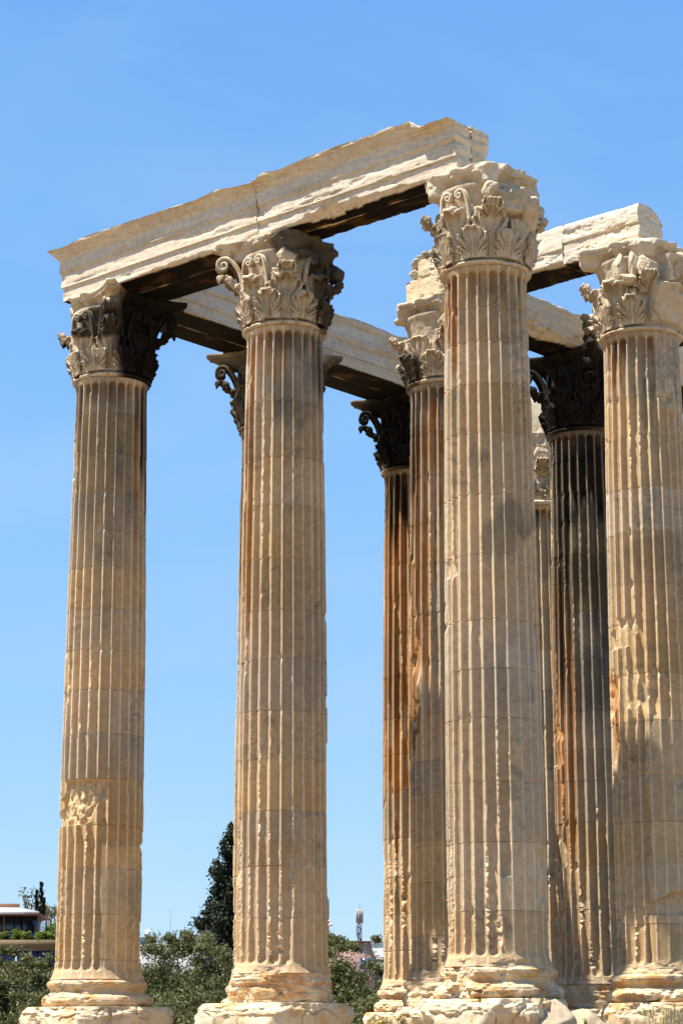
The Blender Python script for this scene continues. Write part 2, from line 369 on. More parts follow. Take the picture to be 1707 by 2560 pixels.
        X, Y = R * np.cos(T), R * np.sin(T)
        fresh_or_lit = np.clip(mk * 0.7 + chip * 8, 0, 1)
        c = s.colour(X, Y, Z, fresh_or_lit * .7, C_CREAM * np.array([0.93, 0.83, 0.69]))
        n = fbm(X * 3, Y * 3, Z * 6, s.seed + 47, 4); c = mix(c, C_OCHRE * np.array([1, 0.85, 0.7]), 0.75 * sst(n, 0.0, 0.4))
        mesh('base', np.stack([X, Y, Z], -1), gridf(len(zz), na, True), MARBLE, root, c)
    # ---- fluted shaft
    def make_shaft(s, root):
        rg = s.rng
        J = s.joints
        if J is None:
            J = []; z = ZS0 + rg.uniform(0.75, 1.1)
            while z < 13.4:
                J.append(z); z += rg.choice([rg.uniform(0.72, 0.95), rg.uniform(0.95, 1.2), rg.uniform(1.0, 1.3)])
        J = np.array(J)
        zz = np.unique(np.concatenate([np.linspace(ZS0, ZS1, 470), np.linspace(ZS0, s.low + 1.2, 170), J - 0.012, J, J + 0.012, np.linspace(ZS0 + 0.1, ZS0 + 0.45, 18), np.linspace(13.7, ZS1 - 0.02, 18)]))
        fl = np.array([-0.5, -0.435, -0.42, -0.385, -0.31, -0.19, -0.06, 0.06, 0.19, 0.31, 0.385, 0.42, 0.435])
        NF = 24
        tt = (np.arange(NF)[:, None] + fl[None, :] + 0.5).ravel() / NF * 2 * math.pi
        tl = np.tile(fl, NF); fid = np.repeat(np.arange(NF), len(fl))
        Z, T = np.meshgrid(zz, tt, indexing='ij'); TL = np.broadcast_to(tl, Z.shape); FI = np.broadcast_to(fid, Z.shape)
        drum = np.searchsorted(J, Z)
        dr = np.array([rg.uniform(-1, 1) for _ in range(len(J) + 1)]); dt = np.array([rg.uniform(-1, 1) for _ in range(len(J) + 1)]); dc = np.array([rg.uniform(-1, 1) for _ in range(len(J) + 1)]); dh = np.array([rg.uniform(-1, 1) for _ in range(len(J) + 1)])
        R0 = r_shaft(Z)
        fw = 2 * math.pi * R0 / NF; hw = fw * 0.435; x = TL * fw
        z_lo, z_hi = ZS0 + 0.16, ZS1 - 0.10
        ze = np.maximum(0, np.maximum((z_lo + hw) - Z, Z - (z_hi - hw)))
        q = 1 - (x / hw) ** 2 - (ze / hw) ** 2
        dep = (0.112 + 0.03 * sst(Z, 13.2, 13.8)) * np.clip(q, 0, 1) ** 0.45
        ph = s.phi(T); cx, sx = np.cos(T), np.sin(T)
        # flutes never finished again on repaired patches
        sm = np.zeros_like(Z)
        for (p0, z0, dp, dz) in s.smooth:
            d = np.maximum(np.abs((ph - p0 + 180) % 360 - 180) / dp, np.abs(Z - z0) / dz) + 0.16 * fbm(cx * 3, sx * 3, Z * 1.1, s.seed + 50, 3)
            sm = np.maximum(sm, 1 - sst(d, 0.9, 1.02))
        dep = dep * (1 - 0.86 * sm)
        R = R0 + 0.005 * dr[drum] - dep
        # flare at foot and neck
        R = R + 0.085 * np.clip(1 - (Z - ZS0) / 0.30, 0, 1) ** 2 + 0.035 * np.clip((Z - (ZS1 - 0.2)) / 0.2, 0, 1) ** 2
        # chipped arrises
        aid = np.where(TL < 0, FI, FI + 1) % NF
        lowm = sst(Z, s.low + 1.2, s.low - 2.2)
        n1 = vn(aid * 7.31, Z * 0.85, 0 * Z, s.seed + 51); n2 = vn(aid * 3.7 + 0.3 * TL, Z * 4.5, 0 * Z, s.seed + 52); n3 = vn(aid * 5.1 + TL * 2.0, Z * 13, 0 * Z, s.seed + 53)
        amt = (0.040 * sst(n1, 0.60, 0.92) * s.wear + lowm * s.wear * (0.012 + 0.088 * sst(n1, 0.42, 0.8)))
        amt = amt * (1 - 0.92 * sm)
        def saw(fq, sd_):
            p_ = Z * fq + 2.5 * _h(aid, aid * 0, aid * 0, sd_) + 0.8 * n2; ce = np.floor(p_); fr_ = p_ - ce
            hh = _h(aid, ce, ce * 0, sd_ + 1); up = hh > 0.5
            return hh * np.where(up, fr_, 1 - fr_)
        chip = amt * (0.08 + 0.35 * n2 + 1.25 * saw(4.2, s.seed + 91) + 0.6 * saw(11, s.seed + 93))
        spot = vn(aid * 11.3, Z * 2.3, 0 * Z, s.seed + 54); chip = np.maximum(chip, 0.055 * sst(spot, 0.86, 0.95) * s.wear * n2)
        # joints with knocked corners
        jd = np.abs(Z[..., None] - J).min(-1)
        jn = vn(cx * 5, sx * 5, Z * 0.9, s.seed + 55)
        jc = np.maximum(0.014 * (jd < 0.006), 0.055 * sst(jn, 0.72, 0.92) * np.exp(-(jd / 0.07) ** 2) * s.wear)
        Rc = R0 - chip + 0.03 * (ze > 0) * 0
        capR = np.where(np.abs(TL) > 0.30, Rc, R0 + 1)
        foot = np.clip(1 - (Z - ZS0) / 0.35, 0, 1) + np.clip((Z - (ZS1 - 0.25)) / 0.25, 0, 1)
        R1 = np.where(foot > 0, R, np.minimum(R, capR)) - jc
        R1 = R1 - 0.07 * s.wear * np.clip(1 - (Z - ZS0) / 0.25, 0, 1) * sst(fbm(cx * 2.5, sx * 2.5, Z * 5, s.seed + 56, 4), 0.05, 0.5)
        fresh_or_lit = np.clip((R - R1) * 22, 0, 1)
        # broken-out pieces
        gm = np.zeros_like(Z)
        for (p0, z0, dp, dz, dpth) in s.gouges:
            nn = fbm(cx * 3.2, sx * 3.2, Z * 2.2, s.seed + 57, 4)
            d = np.sqrt((((ph - p0 + 180) % 360 - 180) / dp) ** 2 + ((Z - z0) / dz) ** 2) + 0.34 * nn
            if dz < 0: d = np.maximum(np.abs((ph - p0 + 0.45 * dp * (Z - z0) / dz + 180) % 360 - 180) / dp + 0.22 * nn, np.abs(Z - z0) / -dz)
            kk = 1 - sst(d, 0.95, 1.0)
            Rg = np.minimum(np.maximum(facet_R(T, Z, s.seed + int(z0 * 50), 30, 0.90 - dpth * 0.9, 0.90 - dpth * 0.25, z0, 0.6), R0 - dpth * 1.25), R0 - dpth * 0.35) + 0.015 * nn
            if dz < 0: Rg = R0 - dpth * (0.8 + 0.45 * nn + 0.25 * fbm(cx * 12, sx * 12, Z * 9, s.seed + 68, 3))
            Rn = R1 * (1 - kk) + np.minimum(R1, Rg) * kk
            gm = np.maximum(gm, kk * (R1 - Rn > 0.004)); R1 = Rn
        R1 = R1 + 0.0045 * fbm(cx * 6, sx * 6, Z * 3.2, s.seed + 58, 3)
        T2 = T + 0.006 * dt[drum]
        X, Y = R1 * np.cos(T2), R1 * np.sin(T2)
        c = s.colour(X, Y, Z, np.maximum(np.maximum(fresh_or_lit * 0.8, gm * 0.2), 0.7 * (np.abs(TL) > 0.41)), inside=sst(dep, 0.015, 0.06))  # chips and gouges paler; arrises lightened too, sunlight painted into the colour
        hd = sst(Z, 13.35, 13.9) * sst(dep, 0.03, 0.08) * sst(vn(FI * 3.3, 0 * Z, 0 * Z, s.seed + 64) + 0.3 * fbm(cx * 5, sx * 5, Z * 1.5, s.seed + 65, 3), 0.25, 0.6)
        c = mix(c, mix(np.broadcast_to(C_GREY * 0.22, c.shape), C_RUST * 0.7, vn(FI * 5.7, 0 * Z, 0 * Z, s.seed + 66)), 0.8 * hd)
        c = c * (1 + 0.13 * dc[drum])[..., None]; c = c * (1 + dh[drum][..., None] * np.array([0.05, 0.0, -0.12]))
        warm = sst(Z, 7.0, 1.5); c = c * (1 + warm[..., None] * np.array([0.02, -0.035, -0.12]))
        c = mix(c, c * 0.45, 0.7 * (jd < 0.004) * sst(vn(cx * 4, sx * 4, Z, s.seed + 59), 0.3, 0.6))
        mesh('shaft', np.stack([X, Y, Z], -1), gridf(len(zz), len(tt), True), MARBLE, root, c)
    # ---- capital
    def crust(s, P, base=None, lighten=0.0):
        x, y, z = P[..., 0], P[..., 1], P[..., 2]
        b = mix(np.broadcast_to(C_CREAM * np.array([0.88, 0.86, 0.84]), x.shape + (3,)), C_GREY, np.full(x.shape, 0.18)) if base is None else np.broadcast_to(base, x.shape + (3,))
        n = fbm(x * 2.2, y * 2.2, z * 2.2, s.seed + 61, 4); n2 = fbm(x * 7, y * 7, z * 5, s.seed + 62, 3)
        c = mix(b, C_GREY, 0.5 * sst(n, 0.0, 0.6)); c = mix(c, C_OCHRE, 0.35 * sst(-n, 0.1, 0.6)); c = c * (1 + 0.2 * n2)[..., None] * s.light
        c = mix(c, C_RUST * 0.55, s.cap_tone * sst(n2 - 0.4 * n, -0.05, 0.45))
        ph = s.phi(np.arctan2(y, x)); k = s.stain(s.cap_soot, ph, z, np.full(x.shape, 0.5))
        r = s.stain(s.rust, ph, z, np.full(x.shape, 0.5))
        c = mix(c, C_RUST, 0.85 * r * sst(n2, -0.2, 0.4))
        c = mix(c, C_SOOT, np.clip(k * sst(n * 0.5 + 0.35 * n2 + 1.3 * k, 0.2, 0.75), 0, 0.985))
        return c
    def part(s, name, P, f, parent, base=None, smooth=False):
        P = np.asarray(P).reshape(-1, 3)
        mesh(name, P, f, MARBLE, parent, s.crust(P, base), smooth)
    def bell(s, z):
        t = np.clip((z - Z_BELL) / (Z_AB0 - Z_BELL), 0, 1)
        return 0.78 + 0.03 * t + 0.12 * t ** 6
    def lathe(s, zz, rz, na, noise, seed):
        T = np.linspace(0, 2 * math.pi, na, endpoint=False)
        Z, T = np.meshgrid(zz, T, indexing='ij'); R = np.broadcast_to(np.asarray(rz)[:, None], Z.shape).copy()
        X, Y = np.cos(T), np.sin(T)
        return Z, T, R + noise * fbm(X * 3, Y * 3, Z * 3, seed, 4), X, Y
    def make_capital(s, root):
        zz = np.linspace(Z_BELL - 0.05, Z_AB0 + 0.05, 90)
        Z, T, R, X, Y = s.lathe(zz, s.bell(zz), 240, 0.02, s.seed + 70)
        fb = fbm(X * 1.8, Y * 1.8, Z * 1.5, s.seed + 71, 4)
        for (p0, dp, za, zb_, b0, b1) in s.smash:              # broken bulge: angular span, height span, swelling at foot and top
            ph = s.phi(T); d = np.abs((ph - p0 + 180) % 360 - 180) / dp + 0.22 * fb
            mz = sst(Z + 0.10 * fb, za - 0.02, za + 0.06) * sst(Z + 0.30 * fb + 0.1 * (d - .5), zb_ + 0.05, zb_ - 0.05)
            sw = np.interp(Z, [za, zb_], [b0, b1])
            fc = facet_R(T, Z, s.seed + 76, 22, 0.90 + b1 * 0.35, 0.95 + b1 * 1.25, 0.5 * (za + zb_), 0.9)
            R = R + (1 - sst(d, 0.86, 1.0)) * mz * np.maximum(0, np.minimum(sw * (1 + 0.55 * fb) + 0.12 * fb - 0.10 * sst(np.abs(fbm(X * 2.2, Y * 2.2, Z * 1.3, s.seed + 74, 3)), 0.08, 0.0) + 0.05 * fbm(X * 5, Y * 5, Z * 5, s.seed + 75, 4), fc - R))
        R = R + 0.02 * fbm(X * 6, Y * 6, Z * 6, s.seed + 73, 3)
        capm = mesh('capital', np.stack([R * X, R * Y, Z], -1), gridf(len(zz), 240, True), MARBLE, root, s.crust(np.stack([R * X, R * Y, Z], -1)))
        # neck ring
        k = np.linspace(-0.5, 1.5, 15) * math.pi
        pr = np.concatenate([[0.80, 0.855], 0.88 + 0.04 * np.cos(np.linspace(-1.57, 1.57, 9)), [0.86, 0.78]]); pz = np.concatenate([[14.075, 14.10], 14.145 + 0.034 * np.sin(np.linspace(-1.57, 1.57, 9)), [14.19, 14.25]])
        zz2 = pz; T = np.linspace(0, 2 * math.pi, 220, endpoint=False)
        Z, T = np.meshgrid(zz2, T, indexing='ij'); R = np.broadcast_to(pr[:, None], Z.shape).copy(); X, Y = np.cos(T), np.sin(T)
        R = R - 0.06 * sst(fbm(X * 3.5, Y * 3.5, Z * 2, s.seed + 72, 4), 0.1, 0.45) * (R > 0.85) * s.wear
        P = np.stack([R * X, R * Y, Z], -1); mesh('neck_ring', P, gridf(len(zz2), 220, True), MARBLE, root, s.crust(P, C_CREAM * 0.85))
        # leaves: lower row between the axes, upper row on axes and corners (directions counted from the flank axis)
        for row in (0, 1):
            for k in range(8):
                if (row, k) in s.no_leaf: continue
                ang = YAW + (22.5 * math.pi / 180 if row == 0 else 0) + k * math.pi / 4
                s.leaf(capm, ang, 0.0, 0.60 if row == 0 else 1.0, 0.305 if row == 0 else 0.36, row, k)
        for k in range(4):
            s.corner(capm, k)
        for k in range(4):
            for sg in (-1, 1):
                if (10 + k) in s.no_vol: continue
                s.helix(capm, YAW + k * math.pi / 2, sg, k)
        s.abacus(capm)
        for (p0, r_, z_, sz, sd_) in s.lumps: s.lump(capm, math.degrees(s.face) + p0, r_, z_, sz, sd_)
    def leaf(s, par, ang, dz, H, W, row, k, z0=None, tilt=0.0, curl=2.35, name='acanthus_leaf', off=0.05, cut=None):
        sd = s.seed * 31 + row * 101 + k * 7; rg = random.Random(sd)
        ns, nt = 52, 37
        cut = cut if cut is not None else rg.choice([1.0, 1.0, 0.97, 0.92, 0.86, 0.8, 0.74])
        H = H * rg.uniform(0.94, 1.06); W = W * rg.uniform(0.94, 1.05); ang = ang + rg.uniform(-.02, .02)
        sv = np.linspace(0, 1, ns); fi = tilt + curl * sst(sv, 0.70, 1.0) + 0.12 * sv
        ds = H * 1.15 / (ns - 1)
        zc = np.concatenate([[0], np.cumsum(np.cos(fi[:-1]) * ds)]); oc = np.concatenate([[0], np.cumsum(np.sin(fi[:-1]) * ds)])
        keep = sv <= cut + 1e-6; sv = sv[keep]; zc = zc[keep]; oc = oc[keep]; fi = fi[keep]; ns = len(sv)
        t = np.linspace(-1, 1, nt)
        SV, TT = np.meshgrid(sv, t, indexing='ij'); A = np.abs(TT)
        prof = np.interp(SV, [0, 0.12, 0.35, 0.6, 0.8, 0.92, 1.0], [0.80, 0.86, 1.0, 1.0, 0.86, 0.62, 0.25])
        if row == 1: prof = prof * np.interp(SV, [0, 0.4, 0.7, 1], [0.75, 0.85, 1.08, 1.15])
        p_edge = 1.75 * np.log(1 + 2 * (SV + 0.16) ** -1.5)
        lob = np.abs(np.sin(math.pi * p_edge)) ** 0.5
        wd = W * prof * (1 - 0.30 * (1 - lob) * sst(SV, 0.10, 0.25))
        xx = TT * wd
        zb = (z0 if z0 is not None else Z_BELL - 0.02) + zc[:, None]
        lift = off + (0.085 if row == 0 else 0.02) + 0.07 * sst(SV, 0.0, 0.7)
        ph_ = 1.75 * np.log(1 + 2 * A * (SV + 0.16) ** -1.5)       # lobes fan out from the foot of the midrib
        en = sst(A, 0.06, 0.22) * sst(SV, 0.02, 0.3)
        rel = 0.050 * np.exp(-(TT / 0.07) ** 2) * (1 - 0.45 * SV) - 0.022 * np.exp(-((A - 0.16) / 0.05) ** 2)
        rel = rel + 0.115 * (np.abs(np.sin(math.pi * ph_)) ** 0.55 - 0.62) * en * (0.45 + 0.65 * A) + 0.016 * np.cos(6 * math.pi * ph_) * en
        eye = np.exp(-((A - 0.74) / 0.10) ** 2) * sst(np.cos(2 * math.pi * ph_), 0.5, 0.95) * en; rel = rel - 0.07 * eye
        rel = rel + 0.030 * A ** 3 * lob
        R = s.bell(zb) + lift + oc[:, None] + rel * np.cos(fi)[:, None]
        Z = zb - rel * np.sin(fi)[:, None] - 0.06 * A ** 2 * sst(SV, 0.75, 1.0)
        R = R + 0.014 * fbm(TT * 2 + k * 9, SV * 5, 0 * SV + row, sd, 3); Z = Z + 0.010 * fbm(TT * 3 + k * 5, SV * 6, 0 * SV + row, sd + 3, 3)
        th = ang + xx / np.maximum(R, 0.5)
        Fp = np.stack([R * np.cos(th), R * np.sin(th), Z], -1)
        du = np.gradient(Fp, axis=0); dv = np.gradient(Fp, axis=1); nn = np.cross(dv, du); nn /= np.linalg.norm(nn, axis=-1, keepdims=True) + 1e-9
        Bp = Fp - nn * (0.045 * (1 - 0.35 * SV))[..., None]
        nv = ns * nt; f = [gridf(ns, nt), gridf(ns, nt, off=nv, flip=True)]
        e = []
        for i in range(ns - 1):
            e += [[i * nt, (i + 1) * nt, nv + (i + 1) * nt, nv + i * nt], [(i + 1) * nt - 1, nv + (i + 1) * nt - 1, nv + (i + 2) * nt - 1, (i + 2) * nt - 1]]
        for j in range(nt - 1):
            b = (ns - 1) * nt; e += [[b + j, b + j + 1, nv + b + j + 1, nv + b + j]]
        s.part(name, np.concatenate([Fp.reshape(-1, 3), Bp.reshape(-1, 3)]), f + [np.array(e)], par)
    def ribbon(s, par, name, path, lat, w, th, cap=True):
        """path (n,3), lateral vectors (n,3); closed section with a hollowed face"""
        T = np.gradient(path, axis=0); T /= np.linalg.norm(T, axis=1, keepdims=True)
        N = np.cross(T, lat); N /= np.linalg.norm(N, axis=1, keepdims=True) + 1e-9
        sec = np.array([(-.5, -.5), (.5, -.5), (.5, .5), (.36, .55), (.28, .05), (-.28, .05), (-.36, .55), (-.5, .5)])
        w = np.asarray(w); th = np.asarray(th)
        P = path[:, None, :] + lat[:, None, :] * (sec[None, :, 0] * w[:, None])[..., None] + N[:, None, :] * (sec[None, :, 1] * th[:, None])[..., None]
        n = len(path); f = [gridf(n, 8, True)]
        e = [list(range(8))[::-1], list(range((n - 1) * 8, n * 8))]
        faces = [list(q) for q in f[0]] + e
        s.part(name, P, faces, par)
    @staticmethod
    def spiral(c, R0, R1, a0, turns, n):
        k = np.linspace(0, 1, n); a = a0 - k * turns * 2 * math.pi; r = R0 * (R1 / R0) ** k
        return np.stack([c[0] + r * np.cos(a), c[1] + r * np.sin(a)], -1)
    @staticmethod
    def bez(p0, p1, p2, p3, n):
        k = np.linspace(0, 1, n)[:, None]
        return (1 - k) ** 3 * np.array(p0) + 3 * k * (1 - k) ** 2 * np.array(p1) + 3 * k * k * (1 - k) * np.array(p2) + k ** 3 * np.array(p3)
    def corner(s, par, k):
        ang = YAW + math.pi / 4 + k * math.pi / 2
        rd = np.array([math.cos(ang), math.sin(ang), 0]); tg = np.array([-math.sin(ang), math.cos(ang), 0])
        miss = k in s.no_vol
        c0 = (1.34, 1.40); R0 = 0.175; a0 = math.radians(118)
        sp_ = Col.spiral(c0, R0, 0.035, a0, 1.6, 60)
        tgv = np.array([math.sin(a0), -math.cos(a0)])
        bz = Col.bez((0.90, 0.80), (0.93, 1.15), sp_[0] - tgv * 0.22, sp_[0], 26)
        p2 = np.concatenate([bz[:-1], sp_])
        if miss: p2 = p2[:random.Random(s.seed * 7 + k).choice([5, 6, 8])]
        for sg in (-1, 1):
            kk = np.clip((p2[:, 0] - 0.9) / 0.45, 0, 1)
            lat = sg * (0.235 - 0.155 * kk)
            path = rd * p2[:, :1] + tg * lat[:, None] + np.array([0, 0, Z_BELL]) + np.array([0, 0, 1.0]) * p2[:, 1:]
            n = len(path); w = np.full(n, 0.145); th = np.interp(np.arange(n), [0, n * 0.3, n - 1], [0.11, 0.075, 0.04 if not miss else 0.09])
            if miss: w = w * 1.15
            s.ribbon(par, 'volute', path, np.broadcast_to(tg, path.shape), w, th)
        if miss and k != 1 and random.Random(s.seed * 5 + k).random() < 0.85:
            rg = random.Random(s.seed * 13 + k)
            s.lump(par, math.degrees(ang), rg.uniform(0.98, 1.1), Z_BELL + rg.uniform(1.15, 1.35), (rg.uniform(.17, .24), rg.uniform(.18, .26), rg.uniform(.2, .28)), rg.randint(0, 9999))
        # leaf that carries the volute
        s.leaf(par, ang, 0, 0.62 if not miss else 0.55, 0.20, 3, k, z0=Z_BELL + 0.70, tilt=0.62, curl=1.5, name='acanthus_leaf', off=0.06, cut=0.8 if miss else 1.0)
    def lump(s, par, deg, r, z, size, seed):
        P, f = rock_mesh(seed, size); a = math.radians(deg); ca, sa = math.cos(a), math.sin(a)
        x = P[:, 0] * ca - P[:, 1] * sa + r * ca; y = P[:, 0] * sa + P[:, 1] * ca + r * sa
        s.part('broken_stump', np.stack([x, y, P[:, 2] + z], -1), f, par)
    def helix(s, par, ang, sg, k):
        rd = np.array([math.cos(ang), math.sin(ang), 0]); tg = np.array([-math.sin(ang), math.cos(ang), 0]) * sg
        c0 = (0.145, 1.30); a0 = math.radians(60); R0 = 0.115
        sp_ = Col.spiral((-c0[0], c0[1]), R0, 0.022, math.radians(125), 1.5, 44)      # curls towards the middle of the face
        tv = np.array([math.sin(math.radians(125)), -math.cos(math.radians(125))])
        bz = Col.bez((-0.34, 0.72), (-0.33, 1.05), sp_[0] - tv * 0.14, sp_[0], 18)
        p2 = np.concatenate([bz[:-1], sp_])
        rad = 0.87 + 0.09 * np.clip((p2[:, 1] - 0.7) / 0.6, 0, 1)
        path = tg * p2[:, :1] + rd * rad[:, None] + np.array([0, 0, Z_BELL]) + np.array([0, 0, 1.0]) * p2[:, 1:]
        n = len(path); s.ribbon(par, 'helix_scroll', path, np.broadcast_to(rd, path.shape), np.full(n, 0.11), np.interp(np.arange(n), [0, n - 1], [0.07, 0.03]))
    def abacus(s, par):
        NS = 44; X = 1.146
        xs = np.linspace(-X, X, NS); ys = 0.905 + 0.381 * (xs / X) ** 2
        pts = []
        for k in range(4):
            a = YAW + k * math.pi / 2; ca, sa = math.cos(a), math.sin(a)
            for x_, y_ in zip(xs, ys): pts.append((ca * y_ - sa * x_, sa * y_ + ca * x_))
        pts = np.array(pts); th = np.arctan2(pts[:, 1], pts[:, 0]); rad = np.hypot(pts[:, 0], pts[:, 1])
        lv = [(0.0, 0.76), (0.05, 0.77), (0.12, 0.80), (0.17, 0.85), (0.205, 0.915), (0.21, 0.95), (0.235, 0.955), (0.24, 0.935), (0.255, 0.96), (0.28, 0.985), (0.31, 1.0), (0.345, 1.0), (0.35, 0.99)]
        lv = [(a * (Z_AB1 - Z_AB0) / 0.35, b) for a, b in lv]
        Zl = np.array([Z_AB0 + a for a, b in lv]); Sc = np.array([b for a, b in lv])
        n = len(pts); Z = np.broadcast_to(Zl[:, None], (len(lv), n)).copy(); R = Sc[:, None] * rad[None, :]
        T = np.broadcast_to(th, Z.shape); CX, SX = np.cos(T), np.sin(T)
        # fleuron in the middle of each side
        for k in range(4):
            a = YAW + k * math.pi / 2
            d = np.abs((T - a + math.pi) % (2 * math.pi) - math.pi) * R
            R = R + np.where((d < 0.15), 0.12 * (1 - (d / 0.15) ** 2), 0) * (Z > Z_AB0 + 0.05)
        for k in range(4):
            a = YAW + math.pi / 4 + k * math.pi / 2
            cut = s.horns.get(k, 9)
            d = np.abs((T - a + math.pi) % (2 * math.pi) - math.pi)
            lim = cut + 0.16 * fbm(CX * 4, SX * 4, Z * 4, s.seed + 80 + k, 3)
            R = np.where(d < 0.8, np.minimum(R, lim), R)
        R = R - 0.075 * s.wear * sst(fbm(CX * 3, SX * 3, Z * 3.5, s.seed + 81, 4), 0.0, 0.5) - 0.012 * fbm(CX * 8, SX * 8, Z * 9, s.seed + 82)
        P = np.stack([R * CX, R * SX, Z], -1).reshape(-1, 3)
        nv = len(P)
        P = np.concatenate([P, [[0, 0, Z_AB1], [0, 0, Z_AB0]]])
        f = [gridf(len(lv), n, True), np.array([[(len(lv) - 1) * n + k, (len(lv) - 1) * n + (k + 1) % n, nv] for k in range(n)]), np.array([[(k + 1) % n, k, nv + 1] for k in range(n)])]
        s.part('abacus', P, f, par, C_CREAM * 0.92)

Z1 = [0.98, 1.95, 2.93, 3.86, 4.88, 5.88, 6.86, 7.75, 8.68, 9.62, 10.5, 11.35, 12.3, 13.25]
# stains: (direction in degrees seen from the path, +right; height; half-width; reach up; reach down; strength)
Col(2, 0, 11, 'tall fluted corner column at the far left with a square chunk missing low down', plinth=(2.85, .35), joints=Z1, base_break=0.08, low=3.4,
    gouges=[(-46, 4.37, 42, -0.50, 0.22), (-78, 12.2, 14, 0.5, 0.06), (80, 3.3, 20, 0.5, 0.06), (86, 5.4, 12, 0.3, 0.05)],
    smooth=[(40, 2.0, 40, 1.5)],
    soot=[(90, 13.6, 36, 1.0, 2.2, 1.0), (-80, 13.8, 20, 1, 0.9, 0.8)], rust=[(48, 12.6, 10, 1.2, 3.0, 0.9), (10, 13.9, 40, 0.3, 0.7, 0.5)], grey=[(-10, 12.3, 60, 2, 2.2, 0.8)],
    cap_soot=[(62, 15.2, 60, 2.0, 2.2, 1.0), (-20, 15.3, 44, 0.5, 0.35, 0.85), (180, 15.2, 90, 2, 2, 0.9)], cap_tone=0.55, no_vol=(1,), horns={1: 1.02})
Col(1, 0, 23, 'fluted column under the joint of the front beam, second from the left', plinth=(2.85, .4, -.22), base_break=1.0, low=3.2,
    gouges=[(-80, 3.0, 16, 0.7, 0.06), (88, 3.6, 12, 1.6, 0.05)],
    smooth=[(55, 2.2, 42, 1.6)],
    soot=[(30, 14.0, 26, 0.5, 0.5, 0.4), (78, 13.8, 22, 0.6, 1.4, 0.8)], rust=[(-24, 13.7, 24, 0.6, 1.1, 0.7), (-70, 12.5, 19, 1.6, 4.6, 1.4)], grey=[(25, 12.9, 60, 1.2, 0.9, 0.9), (40, 7.2, 30, 0.8, 1.2, 0.5)],
    cap_soot=[(74, 15.5, 40, 2.0, 1.6, 0.85), (20, 15.9, 40, 0.6, 0.35, 0.8), (180, 15.2, 90, 2, 2, 0.8)], cap_tone=0.6, no_vol=(2, 0, 3), horns={1: 1.5, 2: 1.12, 3: 1.08})
Col(0, 0, 37, 'biggest nearest fluted column, sunlit and free of soot, carrying the broken beam end', base_break=0.25, low=3.0,
    gouges=[(-64, 8.05, 13, 0.17, 0.2), (66, 2.2, 10, 0.5, 0.05), (75, 15.4, 1, 1, 0)],
    smooth=[(62, 2.6, 46, 4.0), (34, 1.3, 30, 0.9)],
    rust=[(-70, 13.6, 28, 0.8, 1.5, 1.3), (-25, 13.9, 18, 0.3, 0.6, 0.6)], grey=[(46, 9.0, 36, 0.42, 0.42, 1.0), (14, 8.5, 26, 0.5, 0.42, 0.85), (-14, 10.2, 16, 0.2, 0.22, 0.7), (0, 13.2, 50, 0.5, 0.9, 0.35)],
    cap_soot=[(-80, 14.9, 30, 0.6, 0.6, 0.5)], cap_tone=0.2, no_vol=(1, 2, 3, 13), horns={1: 1.13, 2: 1.04, 3: 1.03, 0: 1.2}, lumps=[(30, 1.0, 15.52, (.17, .15, .20), 82), (60, 1.02, 15.36, (.22, .26, .26), 83)], smash=[(46, 44, 15.18, 15.75, 0.16, 0.24), (80, 30, 14.9, 15.5, 0.16, 0.3)])
Col(0, 1, 53, 'fluted column at the right edge with its capital smashed to a smooth boulder', base_break=0.3, low=3.4,
    gouges=[(-44, 7.55, 26, -0.30, 0.10), (36, 13.1, 24, 0.6, 0.09), (34, 1.95, 46, -0.24, 0.20), (-72, 5.6, 12, 1.3, 0.08), (-30, 6.4, 30, 0.4, 0.06), (30, 4.7, 12, 0.5, 0.06)],
    smooth=[(36, 3.0, 52, 3.0), (56, 13.3, 38, 1.0)],
    rust=[(-50, 13.8, 22, 0.4, 1.4, 1.3), (-74, 6.0, 16, 1.0, 1.2, 1.4)], grey=[(20, 13.6, 60, 0.7, 0.9, 0.9), (30, 9.3, 60, 0.3, 0.5, 0.6)],
    cap_tone=0.1, no_vol=(0, 1, 2, 3, 10, 11, 12, 13), no_leaf=((0, 5), (0, 6), (1, 5), (1, 6)), horns={0: 1.2, 1: 1.3, 2: 1.02, 3: 1.05},
    lumps=[(-24, 0.98, 15.50, (.16, .17, .32), 73), (-6, 1.0, 15.52, (.15, .13, .34), 75), (-14, 1.02, 15.20, (.16, .26, .14), 78), (66, 0.98, 15.5, (.36, .34, .42), 76), (98, 0.98, 15.3, (.36, .4, .5), 77)],
    smash=[(54, 42, 14.27, 15.22, 0.12, 0.42), (70, 40, 15.2, 15.9, 0.25, 0.30), (-18, 16, 14.3, 15.1, 0.06, 0.16), (130, 60, 14.3, 15.8, .1, .25)])
Col(1, 1, 61, 'stained fluted column half hidden behind the nearest column, masonry lump on top', base_break=0.7, low=4.0,
    gouges=[(-62, 7.0, 16, 1.2, 0.12), (-80, 9.5, 9, 2.5, 0.05)],
    soot=[(-80, 13.2, 26, 1.2, 3.6, 0.9)], rust=[(-70, 9.5, 26, 4.2, 5.5, 1.7), (-20, 12.8, 14, 1.0, 2.6, 1.2), (-42, 10.8, 13, 2.6, 4.6, 1.4)], grey=[(0, 12, 60, 3, 6, 0.6)],
    cap_soot=[(-70, 14.5, 36, 0.5, 0.7, 0.8)], cap_tone=0.35, no_vol=(0, 1, 2, 3, 10, 11, 12, 13), horns={1: 1.14, 2: 1.1, 0: 1.3})
